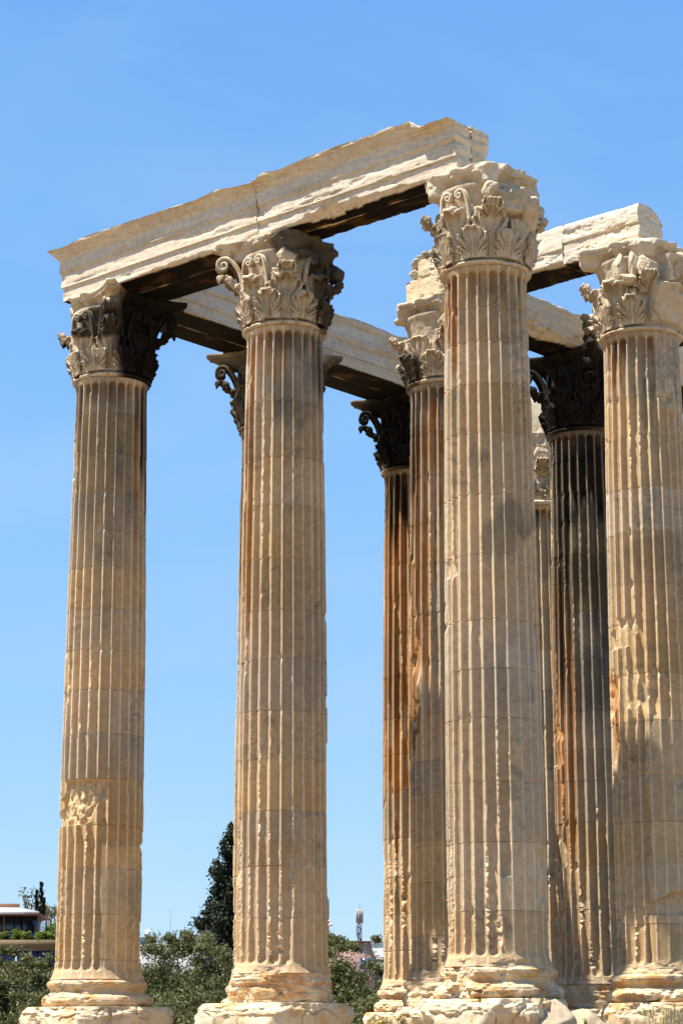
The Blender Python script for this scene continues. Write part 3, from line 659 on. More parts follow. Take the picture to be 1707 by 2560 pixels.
Col(2, 1, 71, 'soot-dark column hidden behind the second column, one curled volute showing on its left', base_break=0.5, simple=True,
    soot=[(-60, 13.5, 70, 1, 3, 0.8)], rust=[(-70, 12, 40, 2, 4, 0.8)], cap_soot=[(-30, 14.9, 90, 1.6, 1.2, 0.72), (180, 15.2, 110, 2, 2, 0.9)], cap_tone=0.6, no_vol=(3,))
Col(2, 2, 83, 'slim far column with a black capital and rust-orange streaked shaft', base_break=0.35, low=4.6,
    soot=[(-20, 13.9, 110, 0.6, 1.5, 0.95), (70, 11, 60, 3, 6, 0.55)], rust=[(-60, 10.4, 75, 4.2, 5.2, 1.7), (-20, 6.2, 60, 0.7, 0.8, 1.2)],
    cap_soot=[(-10, 15.1, 100, 1.6, 1.2, 1.0), (180, 15.2, 110, 2, 2, 0.9)], cap_tone=0.7)
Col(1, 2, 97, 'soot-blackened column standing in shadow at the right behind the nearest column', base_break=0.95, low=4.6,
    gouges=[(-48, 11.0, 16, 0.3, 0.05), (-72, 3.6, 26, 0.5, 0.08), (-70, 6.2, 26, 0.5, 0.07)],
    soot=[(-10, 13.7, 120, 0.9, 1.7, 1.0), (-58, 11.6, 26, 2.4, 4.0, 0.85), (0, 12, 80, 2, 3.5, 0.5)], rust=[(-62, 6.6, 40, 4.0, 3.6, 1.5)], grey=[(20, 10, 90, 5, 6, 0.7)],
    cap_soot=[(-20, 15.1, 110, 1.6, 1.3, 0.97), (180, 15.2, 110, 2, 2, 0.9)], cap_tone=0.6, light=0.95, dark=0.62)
Col(2, 3, 103, 'pale farthest column glimpsed in the gap beside the blackened one, capital broken', base_break=0.5,
    rust=[(-10, 13.6, 20, 0.4, 0.6, 0.7)], cap_tone=0.15, no_vol=(0, 1, 2, 3, 10, 11, 12, 13), horns={0: 1.2, 1: 1.15, 2: 1.1, 3: 1.2}, no_leaf=((1, 3), (1, 4), (1, 5)))

# ------------------------------------------------------------------ beams
C_BEAM = np.array([0.66, 0.575, 0.435])
def beam(par, name, axis, u0, u1, o_tab, i_tab, z0, z1, seed, htop=None, bev=None, end0='flat', end1='flat', dark=1.0, rough=0.02, base=None, bk=0.0, crown=9, strat=1.0, er=0.09, edge=True):
    """slab along an axis; o_tab/i_tab: face offsets by height (m above z0). axis 'u' looks towards -V, 'v' looks towards -U"""
    A, O = (U, -V) if axis == 'u' else (V, -U)
    hz = np.unique(np.concatenate([np.linspace(0, z1 - z0, 46), [a for a, b in o_tab], [a + 0.008 for a, b in o_tab]])); hz = hz[hz <= z1 - z0 + 1e-9]
    oz = np.interp(hz, [a for a, b in o_tab], [b for a, b in o_tab]); iz = np.interp(hz, [a for a, b in i_tab], [b for a, b in i_tab])
    nl = int((u1 - u0) / 0.03) + 2; nt_ = 20
    L = np.linspace(0, 1, nl); W = np.linspace(0, 1, nt_)
    oref = o_tab[0][1]
    rows = []
    for h, o, i in zip(hz, oz, iz):
        e0 = u0 - (o - oref if end0 == 'return' else 0); e1 = u1 + (o - oref if end1 == 'return' else 0)
        a = np.concatenate([e0 + (e1 - e0) * L, np.full(nt_ - 2, e1), e1 + (e0 - e1) * L, np.full(nt_ - 2, e0)])
        b = np.concatenate([np.full(nl, o), o + (i - o) * W[1:-1], np.full(nl, i), i + (o - i) * W[1:-1]])
        rows.append(np.stack([a, b, np.full_like(a, h)], -1))
    Q = np.array(rows); per = Q.shape[1]; nr_ = len(hz)
    # caps: outer sample k <-> inner sample reversed
    k_out = np.arange(nl); k_in = 2 * nl + nt_ - 3 - np.arange(nl)
    capn = 16
    def cap(row):
        o = Q[row, k_out]; i = Q[row, k_in]; w = np.linspace(0, 1, capn)[:, None, None]
        return o[None] * (1 - w) + i[None] * w
    c0 = cap(0); c1 = cap(-1)
    P = np.concatenate([Q.reshape(-1, 3), c0.reshape(-1, 3), c1.reshape(-1, 3)])
    nq = nr_ * per
    f = [gridf(nr_, per, True, flip=(axis == 'v')), gridf(capn, nl, off=nq, flip=(axis == 'v')), gridf(capn, nl, off=nq + capn * nl, flip=(axis != 'v'))]
    a, b, h = P[:, 0], P[:, 1], P[:, 2]
    b0 = b.copy()
    omax = np.interp(h, hz, oz); imin = np.interp(h, hz, iz)
    mid = 0.5 * (oref + i_tab[0][1])
    n1 = fbm(a * 0.9, b * 0.9, h * 1.6, seed, 4); n2 = fbm(a * (3.2 - 1.7 * strat), b * 3, h * (3.5 + 4.5 * strat), seed + 1, 4); n3 = fbm(a * (9 - 5.5 * strat), b * 7, h * (10 + 16 * strat), seed + 2, 4)
    ero = er * 0.30 * (sst(n2, 0.13, 0.17) + sst(n2, 0.28, 0.31) + sst(n2, 0.42, 0.45)) + np.maximum(0, n1 - 0.1) * bk
    so_ = np.sign(b - mid) * np.clip(np.abs(b - mid) * 8, 0, 1)
    b = b - so_ * (ero + rough * n3 * 0.5)
    a = a + (rough * 1.4 * n3 + 0.05 * n2) * np.clip(1 - np.minimum(np.abs(a - u0), np.abs(a - u1)) / 0.02, 0, 1)
    fr = np.clip(ero * 16, 0, 1) * 0.5
    # edge chamfers along the lower front arris
    if bev is not None:
        for face, fn in bev:
            ca, cb = np.floor(a * 1.9 + n2 * .5), np.floor(a * 5.3 + n2 * .8)
            c = np.maximum(0, fn(a)) * (0.30 + 0.75 * _h(ca, ca * 0, ca * 0, seed + 5) + 0.55 * _h(cb, cb * 0, cb * 0, seed + 6)) + 0.05 * np.maximum(0, n2)
            w = (omax - b) if face == 'o' else (b - imin)
            dd = c - (h + np.maximum(w, 0) * 0.8)
            k = np.clip(dd, 0, 1)
            h = h + k * 0.55; b = b - (1 if face == 'o' else -1) * k * 0.55
            fr = np.maximum(fr, np.clip(k * 10, 0, 0.7))
    ht = (z1 - z0) - np.maximum(0, vn(a * 1.3, b * 1.3, 0 * a, seed + 6) - 0.55) * 0.18 - 0.03 * np.abs(fbm(a * 5, b * 5, 0 * a, seed + 7, 3))
    if htop is not None: ht = np.minimum(ht, htop(a, b) + 0.05 * n2)
    h = np.minimum(h, ht + 0.02 * n3 * 0)
    c = mix(np.broadcast_to(C_CREAM if base is None else base, a.shape + (3,)), C_GREY * 1.25, 0.30 * sst(n1, 0.15, 0.6))
    c = mix(c, C_OCHRE, 0.34 * sst(-n1 + 0.5 * n2, 0.15, 0.6)); c = c * (1 + 0.10 * n2)[:, None]
    c = mix(c, np.array([0.70, 0.60, 0.45]), fr)
    st_ = fbm(a * 0.5, b * 0.5, h * 11, seed + 9, 4); c = mix(c, C_GREY * 1.15, 0.45 * sst(st_, 0.12, 0.45)); c = mix(c, C_OCHRE * np.array([1.05, 1.05, 1.0]), 0.40 * sst(-st_, 0.15, 0.5))
    # crown keeps a brown-grey crust
    c = mix(c, np.array([0.44, 0.35, 0.23]), 0.45 * sst(n1 + n2, -0.5, 0.4) * sst(h, crown - 0.03, crown + 0.02) * (b0 > mid))
    # soot crust under the soffit, broken through near the edges
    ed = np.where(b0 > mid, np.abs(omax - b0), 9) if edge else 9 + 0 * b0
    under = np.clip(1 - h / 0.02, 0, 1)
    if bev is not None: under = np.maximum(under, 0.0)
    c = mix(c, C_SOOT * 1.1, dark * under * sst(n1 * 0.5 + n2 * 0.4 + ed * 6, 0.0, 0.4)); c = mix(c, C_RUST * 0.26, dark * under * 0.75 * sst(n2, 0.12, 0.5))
    Wd = a[:, None] * A + b[:, None] * O + np.array([0, 0, z0]) + h[:, None] * np.array([0, 0, 1.0])
    if par is not None: Wd = Wd - np.array(par.location)
    return mesh(name, Wd, f, MARBLE, par, c)
def lin(*p):
    xs = [q[0] for q in p]; ys = [q[1] for q in p]
    return lambda a: np.interp(a, xs, ys)
FASC = [(0, .83), (.32, .83), (.321, .875), (.36, .875), (.69, .875), (.691, .915), (.73, .915), (1.00, .915), (1.015, .945), (1.045, .95), (1.05, .965), (1.09, .995), (1.10, 1.02), (1.13, 1.03), (1.19, 1.075), (1.21, 1.12), (1.25, 1.13), (1.30, 1.135)]
Q1 = lambda off: [(h, o + off) for h, o in FASC]
ZB = Z_AB1 + 0.012
flat = lambda o: [(0, o), (2, o)]
bgrp = 'stone beams across the columns'
# front row, left block: corner column to the joint over the second column
r = empty('architrave', G(2, 0, ZB), 'long stone beam with crisp mouldings from the corner column to the joint', 'stone beam', bgrp)
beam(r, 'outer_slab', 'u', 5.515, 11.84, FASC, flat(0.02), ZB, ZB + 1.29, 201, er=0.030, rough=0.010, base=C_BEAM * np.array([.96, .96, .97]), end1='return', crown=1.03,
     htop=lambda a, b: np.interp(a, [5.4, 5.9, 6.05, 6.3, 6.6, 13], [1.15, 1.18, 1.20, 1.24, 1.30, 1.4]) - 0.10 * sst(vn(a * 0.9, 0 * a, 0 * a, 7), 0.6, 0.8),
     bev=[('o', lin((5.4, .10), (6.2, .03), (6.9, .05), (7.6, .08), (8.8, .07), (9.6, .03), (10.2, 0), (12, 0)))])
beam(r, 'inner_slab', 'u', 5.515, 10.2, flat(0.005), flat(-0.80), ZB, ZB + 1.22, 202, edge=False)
# front row, right block, broken off over the nearest column
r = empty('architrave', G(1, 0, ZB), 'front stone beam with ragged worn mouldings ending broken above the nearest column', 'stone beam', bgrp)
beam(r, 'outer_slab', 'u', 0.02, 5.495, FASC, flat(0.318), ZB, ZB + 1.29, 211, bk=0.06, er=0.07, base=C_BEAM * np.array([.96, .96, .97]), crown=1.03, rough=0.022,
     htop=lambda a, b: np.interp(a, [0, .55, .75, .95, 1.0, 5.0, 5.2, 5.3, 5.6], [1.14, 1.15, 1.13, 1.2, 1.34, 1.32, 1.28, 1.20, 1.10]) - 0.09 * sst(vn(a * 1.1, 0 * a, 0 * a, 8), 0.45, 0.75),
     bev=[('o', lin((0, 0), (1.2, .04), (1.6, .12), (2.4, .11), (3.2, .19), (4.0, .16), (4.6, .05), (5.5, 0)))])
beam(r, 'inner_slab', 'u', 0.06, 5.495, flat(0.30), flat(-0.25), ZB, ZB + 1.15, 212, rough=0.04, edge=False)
# flank: corner -> second -> third column (inner faces seen)
FL_IN = [(0, .80), (.28, .80), (.281, .825), (.62, .825), (.63, .85), (.70, .885), (.73, .885), (.735, .86), (1.08, .86), (1.12, .90), (1.22, .93), (1.30, .93)]
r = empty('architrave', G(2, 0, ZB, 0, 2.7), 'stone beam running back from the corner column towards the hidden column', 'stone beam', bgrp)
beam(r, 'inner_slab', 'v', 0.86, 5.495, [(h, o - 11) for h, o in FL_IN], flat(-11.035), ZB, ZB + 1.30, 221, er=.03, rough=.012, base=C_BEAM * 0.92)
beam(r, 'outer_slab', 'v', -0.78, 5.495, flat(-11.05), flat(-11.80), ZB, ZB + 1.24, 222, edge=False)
r = empty('architrave', G(2, 1, ZB, 0, 2.7), 'stone beam reaching the slim far black-capped column, seen below the sky', 'stone beam', bgrp)
beam(r, 'inner_slab', 'v', 5.51, 11.6, [(h, o - 11) for h, o in FL_IN], flat(-11.035), ZB, ZB + 1.30, 223, er=.03, rough=.012, base=C_BEAM * 0.92)
beam(r, 'outer_slab', 'v', 5.51, 11.6, flat(-11.05), flat(-11.80), ZB, ZB + 1.24, 224, edge=False)
# second row: from the half-hidden column to the right-edge column
r = empty('architrave', G(1, 1, ZB), 'worn tooled stone beam with rounded top ending above the smashed capital', 'stone beam', bgrp)
beam(r, 'outer_slab', 'u', 1.62, 4.8, [(0, -4.93), (.45, -4.93), (.9, -4.97), (1.05, -5.05)], flat(-5.92), ZB - 0.02, ZB + 0.98, 231, base=C_BEAM, rough=0.02, er=0.05, bk=0.04, strat=0.6, bev=[('o', lin((0, .1), (3, .05), (5, 0)))])
beam(r, 'end_block', 'u', -0.42, 1.60, [(0, -4.93), (.3, -4.93), (.305, -4.96), (.5, -4.96), (.51, -4.93), (.85, -4.93), (.95, -5.0), (1.02, -5.1)], flat(-5.90), ZB - 0.02, ZB + 0.96, 232, base=C_BEAM, rough=0.03, er=0.05, strat=0.2,
     htop=lambda a, b: 0.98 - 0.35 * np.clip((-b - 5.35) / 0.55, 0, 1) ** 2 - 0.0 * a)
# between the half-hidden and the blackened column
r = empty('architrave', G(1, 1, ZB, 0, 2.7), 'cracked stone beam block above the blackened column', 'stone beam', bgrp)
beam(r, 'outer_slab', 'v', 6.1, 10.45, [(0, -4.95), (.5, -4.95), (.9, -4.97), (1.0, -5.0)], flat(-5.95), ZB, ZB + 0.98, 241, rough=0.03, bk=0.06, strat=0.5, bev=[('o', lin((6, .3), (9, .3), (9.6, .12), (10.4, .02)))], base=C_CREAM * 0.85)
# from the blackened column out of the picture to the right
r = empty('architrave', G(1, 2, ZB), 'stone beam crossing to the right, glimpsed behind the right-edge column', 'stone beam', bgrp)
beam(r, 'outer_slab', 'u', -0.4, 4.35, Q1(-11), flat(-11.75), ZB, ZB + 1.25, 251)
r = empty('architrave', G(1, 2, ZB, 0, 2.7), 'lowest stone beam at the right edge, running back behind the right-edge column', 'stone beam', bgrp)
beam(r, 'inner_slab', 'v', 11.1, 16.9, [(h, o - 5.5) for h, o in FL_IN], flat(-6.3), ZB, ZB + 1.25, 252)

# ------------------------------------------------------------------ remains of rubble masonry between the beams
def at(px, py, Y):
    """the point seen at a place of the photograph, Y metres in front of the camera"""
    x, y = px - 853.5, py - 1280.0
    c, s_ = math.cos(ROLL), math.sin(ROLL)
    x, y = x * c + y * s_, -x * s_ + y * c
    d = right * x / F_SRC - upv * y / F_SRC + fwd
    return CAM + d * (Y / d[1])
def stone_col(P, seed, base):
    n = fbm(P[:, 0] * 3, P[:, 1] * 3, P[:, 2] * 3, seed, 4)
    return mix(np.broadcast_to(np.asarray(base), P.shape), C_GREY, 0.4 * sst(n, 0, .5)) * (1 + .15 * n)[:, None]
def rubble(root, name, cu, cv, z, size, seed, base, K=16):
    P, f = rock_mesh(seed, size, K, 26, 38, 0.06)
    P2 = P[:, :1] * U + P[:, 1:2] * V + np.array([0, 0, 1.0]) * P[:, 2:]
    w = P2 + U * cu + V * cv + np.array([0, 0, z]) - np.array(root.location)
    mesh(name, w, f, MARBLE, root, stone_col(P, seed, base))
rng = random.Random(5)
rm = empty('masonry_stub', G(1, 1, ZB, .25, -.2), 'lump of rubble masonry with squared stones, perched on the half-hidden capital', 'masonry')
beam(rm, 'squared_block', 'u', 5.0, 6.12, flat(-4.86), flat(-5.7), ZB, ZB + 0.62, 301, rough=0.03, strat=0, dark=0, base=C_CREAM * np.array([1, .93, .8]))
beam(rm, 'squared_block', 'u', 5.0, 5.74, flat(-4.85), flat(-5.5), ZB + 0.60, ZB + 1.08, 302, rough=0.03, strat=0, dark=0, base=C_CREAM * np.array([1, .93, .8]))
for (a, z, sx, sz_) in ((5.92, .80, .20, .15), (5.93, 1.05, .17, .13), (5.74, 1.16, .09, .08), (5.70, 1.0, .07, .1)):
    rubble(rm, 'small_stone', a, 5.08, ZB + z, (sx, .22, sz_), int(a * 100 + z * 999), C_CREAM * .82)
for k in range(34):
    a = rng.uniform(4.9, 5.95); zt = 1.10 + 0.42 * (1 - ((a - 5.0) / 1.0) ** 2)
    rubble(rm, 'small_stone', a, 5.1 + rng.uniform(-.08, .25), ZB + rng.uniform(1.08, zt), (rng.uniform(.07, .14), .14, rng.uniform(.05, .09)), 400 + k, np.array([0.36, 0.30, 0.22]) * rng.uniform(.6, 1.3))
for k in range(6):
    rubble(rm, 'small_stone', 4.95 + rng.uniform(-.12, .08), 4.98, ZB + .1 + .2 * k, (.12, .16, .13), 450 + k, np.array([0.36, 0.28, 0.19]) * rng.uniform(.6, 1.2))
rm = empty('masonry_stub', G(1, 2, ZB, 0, -.1), 'dark sloping remnant of rubble masonry wedged above the blackened column', 'masonry')
for k in range(44):
    b = rng.uniform(0, 1); zt = 1.0 - .75 * b
    rubble(rm, 'small_stone', 4.98 + rng.uniform(0, .5), 10.52 + .95 * b, ZB + rng.uniform(.05, max(.1, zt)), (rng.uniform(.09, .18), rng.uniform(.1, .18), rng.uniform(.07, .13)), 500 + k, np.array([0.22, 0.18, 0.13]) * rng.uniform(.6, 1.2))
# broken beam end on the farthest column
rm = empty('broken_beam_end', G(2, 3, ZB), 'pale jagged stump of a beam on the farthest column, against the sky', 'stone block')
P, f = rock_mesh(611, (.95, .8, 1.0), 22, 40, 60, .05)
P[:, 2] = np.maximum(P[:, 2], -.35); P2 = P + np.array([0, 0, .36])
mesh('fallen_chunk', P2, f, MARBLE, rm, stone_col(P, 611, C_CREAM))
rm.children[0].name = 'core'

# loose blocks among the plinths
def block(label, p, size, seed, rz, base):
    P, f = rock_mesh(seed, size, 22, 40, 60, .05); c, s_ = math.cos(rz), math.sin(rz)
    P = np.stack([P[:, 0] * c - P[:, 1] * s_, P[:, 0] * s_ + P[:, 1] * c, P[:, 2] - P[:, 2].min()], -1)
    o = mesh('stone_block', P, f, MARBLE, None, stone_col(P, seed, base), loc=p)
    tag(o, label, 'stone block', 'loose blocks between the plinths'); return o
q = at(1372, 2560, 40.6); block('brown broken stone block right of the nearest column\'s plinth', (q[0], q[1], PZ), (.55, .55, .46), 701, .3, np.array([.42, .33, .22]))
q = at(1462, 2560, 44.0); block('small pale stone block between the two right-hand plinths', (q[0], q[1], PZ), (.34, .5, .40), 702, .9, C_CREAM * np.array([.72, .68, .62]))

# ------------------------------------------------------------------ planting
OLIVE = leafmat('olive_leaves', (0.215, 0.225, 0.085), 0.28)
OLIVE2 = leafmat('bright_shrub_leaves', (0.26, 0.36, 0.06), 0.35)
CYP = leafmat('cypress_needles', (0.030, 0.043, 0.022), 0.08)
BARK = plain('grey_bark', (0.13, 0.10, 0.07), 0.9, 0.3, 5, bump=0.5)
def leaves(name, root, centers, rad, n, size, mat, seed, squash=0.8, var=0.5, asp=2.2):
    r = np.random.default_rng(seed)
    ci = r.integers(0, len(centers), n)
    d = r.normal(size=(n, 3)); d /= np.linalg.norm(d, axis=1, keepdims=True)
    P = np.asarray(centers)[ci] + d * (np.asarray(rad)[ci] * np.minimum(np.abs(r.normal(size=n)) * 0.62 + 0.12, 1.6))[:, None] * np.array([1, 1, squash])
    a = r.normal(size=(n, 3)); a /= np.linalg.norm(a, axis=1, keepdims=True)
    b = np.cross(a, r.normal(size=(n, 3))); b /= np.linalg.norm(b, axis=1, keepdims=True)
    s_ = size * (0.6 + 0.8 * r.random(n))[:, None]
    q = np.stack([P - a * s_ * asp / 2, P + b * s_ / 2 , P + a * s_ * asp / 2, P - b * s_ / 2], 1).reshape(-1, 3)
    cl = (1 - var / 2 + var * r.random(len(centers)))[ci][:, None] * (0.75 + 0.5 * r.random(n))[:, None] * (1 + np.stack([0.25 * r.random(n) - .1, 0 * r.random(n), -.1 + .2 * r.random(n)], -1))
    t = np.repeat(np.clip(cl / 1.6, 0, 1) * 1.0, 4, axis=0)
    return mesh(name, q, np.arange(n * 4).reshape(-1, 4), mat, root, t)
def tree(label, p, h, R, seed, n=7000, mat=None, size=0.062, group='olive trees behind the temple', low=0.18, kind='olive_tree', cat='tree', wisps=6):
    rg = random.Random(seed); root = empty(kind, p, label, cat, group)
    tr = MB(); top = np.array([rg.uniform(-.3, .3), rg.uniform(-.3, .3), h * .42])
    tr.tube((0, 0, -.05), top * .5, h * .045, h * .034, 9); tr.tube(top * .5, top, h * .034, h * .026, 9)
    cs, rs = [], []
    for k in range(60):
        a = rg.uniform(0, 2 * math.pi); e = rg.uniform(-.25, 1.0); q_ = rg.uniform(.55, 1.0)
        rr_ = R * math.sqrt(max(0.05, 1 - max(0, e) ** 2)) * q_
        c = np.array([rr_ * math.cos(a), rr_ * math.sin(a), h * (low + .30) + e * h * (1 - low - .30 - .07) * q_])
        cs.append(c); rs.append(R * rg.uniform(.22, .40))
        if k % 4 == 0: tr.tube(top * rg.uniform(.7, 1), c * np.array([.85, .85, .95]), h * .014, h * .004, 5)
    for k in range(wisps):
        a = rg.uniform(0, 2 * math.pi); q_ = rg.uniform(.0, .8)
        cs.append(np.array([R * q_ * math.cos(a), R * q_ * math.sin(a), h * rg.uniform(.90, .99)])); rs.append(R * rg.uniform(.10, .20))
    tr.build('trunk', BARK, root)
    leaves('crown', root, cs, rs, n, size, mat or OLIVE, seed, .75)
    return root
def gp(px, Y): q_ = at(px, 2560, Y); return (q_[0], q_[1], GZ - .05)
def tree_h(py, Y): return at(0, py, Y)[2] - GZ
OL = [
 ('olive tree at the left edge, silver-green, below the beige parapet', 8, 2384, 80, 1.15), ('darker olive tree just left of the corner column\'s base', 118, 2398, 84, 0.95),
 ('olive tree between the left edge and the corner column, in front of the blue glazing', 60, 2418, 82, 1.1),
 ('olive tree right of the corner column, under the white water tank', 385, 2358, 92, 1.7), ('olive tree with a wispy top in the middle of the left gap', 452, 2350, 96, 1.3),
 ('rounded olive tree in front of the big cypress', 532, 2358, 90, 1.5), ('olive tree half hidden by the second column\'s left side', 600, 2398, 86, 1.4),
 ('full olive tree right of the second column, hiding the pink wall', 866, 2358, 88, 1.25), ('olive tree touching the right side of the second column', 815, 2352, 93, 1.4),
 ('low dark olive shrub at the foot of the slim orange-streaked column', 948, 2424, 84, 0.9)]
for k, (lb, px, py, Y, R) in enumerate(OL):
    tree(lb, gp(px, Y), tree_h(py, Y) * 1.055, R * 1.42, 800 + k, 30000 if R > 1 else 12000, low=0.02)
# low scrub that closes the view under the crowns
for k, (lb, px, py, Y, R) in enumerate([('dark scrub bush low at the left edge under the olive', 30, 2470, 78, 1.2), ('dark scrub bush beside the corner plinth\'s left end', 100, 2480, 77, 1.0), ('dark scrub bush right of the corner plinth', 420, 2470, 84, 1.3), ('dry brownish bush left of the second plinth', 500, 2476, 82, 1.2), ('dark scrub bush behind the second plinth\'s left corner', 560, 2480, 80, 1.1), ('dark scrub bush right of the second plinth', 860, 2470, 80, 1.2), ('dark scrub bush left of the slim far column\'s plinth', 925, 2490, 78, 1.0)]):
    tree(lb, gp(px, Y), tree_h(py, Y), R * 1.2, 840 + k, 11000, low=-0.05, kind='scrub_bush', cat='bush', group='scrub under the olive trees', wisps=2)
def cypress(label, p, h, R, seed, n, size, ragged=1.0, group=None):
    rg = random.Random(seed); root = empty('cypress_tree', p, label, 'tree', group)
    mbt = MB(); mbt.tube((0, 0, -.05), (0, 0, h * .9), h * .02, h * .004, 8)
    cs, rs = [], []
    nk = int(60 + 90 * ragged)
    for k in range(nk):
        t = (k + rg.random()) / nk; t2 = t ** .9
        w = R * np.interp(t2, [0, .12, .35, .6, .8, .93, 1], [.75, .98, .9, .68, .44, .25, .06])
        a = rg.uniform(0, 2 * math.pi); q_ = rg.uniform(.50, 1.0 + .16 * ragged) * w
        cs.append(np.array([q_ * math.cos(a), q_ * math.sin(a), h * (.03 + .95 * t2)])); rs.append(max(.12 * R, w * rg.uniform(.22, .40)))
        cs.append(np.array([.35 * q_ * math.cos(a), .35 * q_ * math.sin(a), h * (.02 + .95 * t2)])); rs.append(max(.1 * R, w * .5))
        if ragged and k % 6 == 0: mbt.tube((0, 0, h * (.02 + .9 * t2)), cs[-2] * .95, h * .006, h * .002, 5)
    mbt.build('trunk', BARK, root)
    leaves('crown', root, cs, rs, n, size, CYP, seed, .95, .7, 1.7)
    return root
q = gp(592, 105); cypress('big dark ragged cypress left of the second column', q, tree_h(2050, 105), 2.35, 901, 80000, .10)

# ------------------------------------------------------------------ town buildings
WALLB = plain('beige_cladding', (0.135, 0.092, 0.046), 0.7, 0.03, 0.5); BROWN = plain('brown_timber', (0.22, 0.09, 0.05), 0.6, 0.15, 3)
WHITE = plain('white_awning', (0.80, 0.78, 0.74), 0.6, 0.04, 2); PINK = plain('pink_plaster', (0.40, 0.25, 0.21), 0.9, 0.08, 1.5)
PALE = plain('pale_concrete', (0.30, 0.315, 0.32), 0.85, 0.08, 1.5); DARK = plain('dark_steel', (0.05, 0.055, 0.07), 0.5, 0.2, 3)
STEELW = plain('white_enamel', (0.72, 0.72, 0.70), 0.45, 0.05, 3); MAROON = plain('maroon_coping', (0.22, 0.07, 0.07), 0.7, 0.1, 2)
PANELM = plain('antenna_cover', (0.36, 0.35, 0.28), 0.5, 0.06, 3)
def glassm(name, col, rough=0.06):
    mt, n, l, b = node_mat(name, rough); b.inputs['Base Color'].default_value = tuple(col) + (1,); b.inputs['Specular IOR Level'].default_value = 0.7; return mt
GLASS = glassm('dark_glazing', (0.012, 0.02, 0.022)); BLUEG = glassm('blue_glazing', (0.03, 0.075, 0.20), 0.15)
XR = np.array([1.0, 0, 0])
def face_box(mb, x0, x1, y0, y1, Y, depth, dx=0.0):
    """box whose front covers photo columns x0..x1 and rows y0..y1 at distance Y, going back by depth"""
    a = at(x0, y1, Y); b_ = at(x1, y0, Y)
    mb.box(((a[0] + b_[0]) / 2, Y + CAM[1] + depth / 2, (a[2] + b_[2]) / 2), (abs(b_[0] - a[0]), depth, abs(b_[2] - a[2])))
def bpart(name, mat, root, rects, Y, depth):
    mb = MB()
    for r_ in rects: face_box(mb, *r_, Y, depth)
    o = mb.build(name, mat, None)
    me = o.data; me.transform(Matrix.Translation(-Vector(root.location))); o.parent = root
    return o
YB = 160
b1 = empty('terrace_building', (at(60, 2500, YB)[0], YB + CAM[1], GZ), 'terrace building with brown timber pavilion, glass walls and beige parapet at left edge', 'building')
bpart('wall', WALLB, b1, [(-160, 290, 2420, 2640)], YB + .4, 9)
for (x0, x1) in ((-160, -60), (-56, 38), (41, 92), (96, 140), (144, 290)): bpart('window', BLUEG, b1, [(x0, x1, 2378.5, 2460)], YB + .6, .3)
bpart('lintel_band', DARK, b1, [(-160, 290, 2373.5, 2378)], YB + .35, 9)
bpart('parapet', WALLB, b1, [(-160, 290, 2349, 2373)], YB, .5)
bpart('terrace_floor', PALE, b1, [(-160, 290, 2350.5, 2372.5)], YB + .52, 9)
bpart('glass_railing', GLASS, b1, [(-160, 290, 2334.5, 2348.5)], YB + .45, .08)
bpart('wall', GLASS, b1, [(-160, 92, 2290, 2350)], YB + 2.4, 5)
for x in (-120, -60, 7, 92): bpart('post', BROWN, b1, [(x, x + 6, 2287.5, 2350)], YB + 2.1, .25)
for x in (38, 57): bpart('post', DARK, b1, [(x, x + 1.2, 2289, 2350)], YB + 2.3, .1)
bpart('roof', BROWN, b1, [(-160, 99, 2283, 2288)], YB + 1.6, 7)
rf = MB()
A_, B_ = at(-160, 2283, YB + 1.6), at(99, 2283, YB + 1.6); Cc, Dd = at(-160, 2268.5, YB + 6), at(48, 2268.5, YB + 6)
def slab(mb, pts, t):
    n = len(pts); mb.add([tuple(p) for p in pts] + [(p[0], p[1], p[2] - t) for p in pts], [list(range(n)), list(range(n, 2 * n))[::-1]] + [[i, n + i, n + (i + 1) % n, (i + 1) % n] for i in range(n)])
slab(rf, [A_ + [0, 0, .12], B_ + [0, 0, .12], Dd, Cc], .1)
o = rf.build('awning', WHITE, None); o.data.transform(Matrix.Translation(-Vector(b1.location))); o.parent = b1
rf = MB(); slab(rf, [Cc + [0, -.1, .02], Dd + [0, -.1, .02], Dd + [0, .4, .3], Cc + [0, .4, .3]], .25)
o = rf.build('roof_ridge', plain('red_brown_tiles', (0.22, 0.10, 0.05), .8, .2, 3), None); o.data.transform(Matrix.Translation(-Vector(b1.location))); o.parent = b1
# terrace planting
for k, (lb, px, py, w, Y) in enumerate([('leafy green terrace shrub filling the pavilion\'s right side', 119, 2303, .62, 163), ('yellow-green planter bush below the brown corner post', 102, 2330, .34, 160.25), ('small planter bush in the middle of the terrace railing', 64, 2331, .26, 160.25), ('round planter bush on the terrace, second from the left', 42, 2326, .28, 160.25), ('low planter bush at the left end of the terrace', 6, 2331, .30, 160.25), ('planter bush by the corner column at the terrace\'s right end', 130, 2332, .28, 160.25)]):
    base = at(px, 2349, Y)[2]; hh = at(px, py, Y)[2] - base
    rb = empty('planter_bush', (at(px, 2349, Y)[0], Y + CAM[1], base), lb, 'bush', 'planting on the terrace')
    rg = random.Random(60 + k)
    cs = [np.array([rg.uniform(-w, w), rg.uniform(-.2, .2), rg.uniform(.1, .9) * hh]) for _ in range(12)]
    leaves('foliage', rb, cs, [w * .5] * 12, 1500, .09, OLIVE2, 70 + k)
    tw = MB()
    for c in cs[:6]: tw.tube((c[0] * .3, 0, 0), c, .02, .008, 5)
    tw.build('stem', BARK, rb)
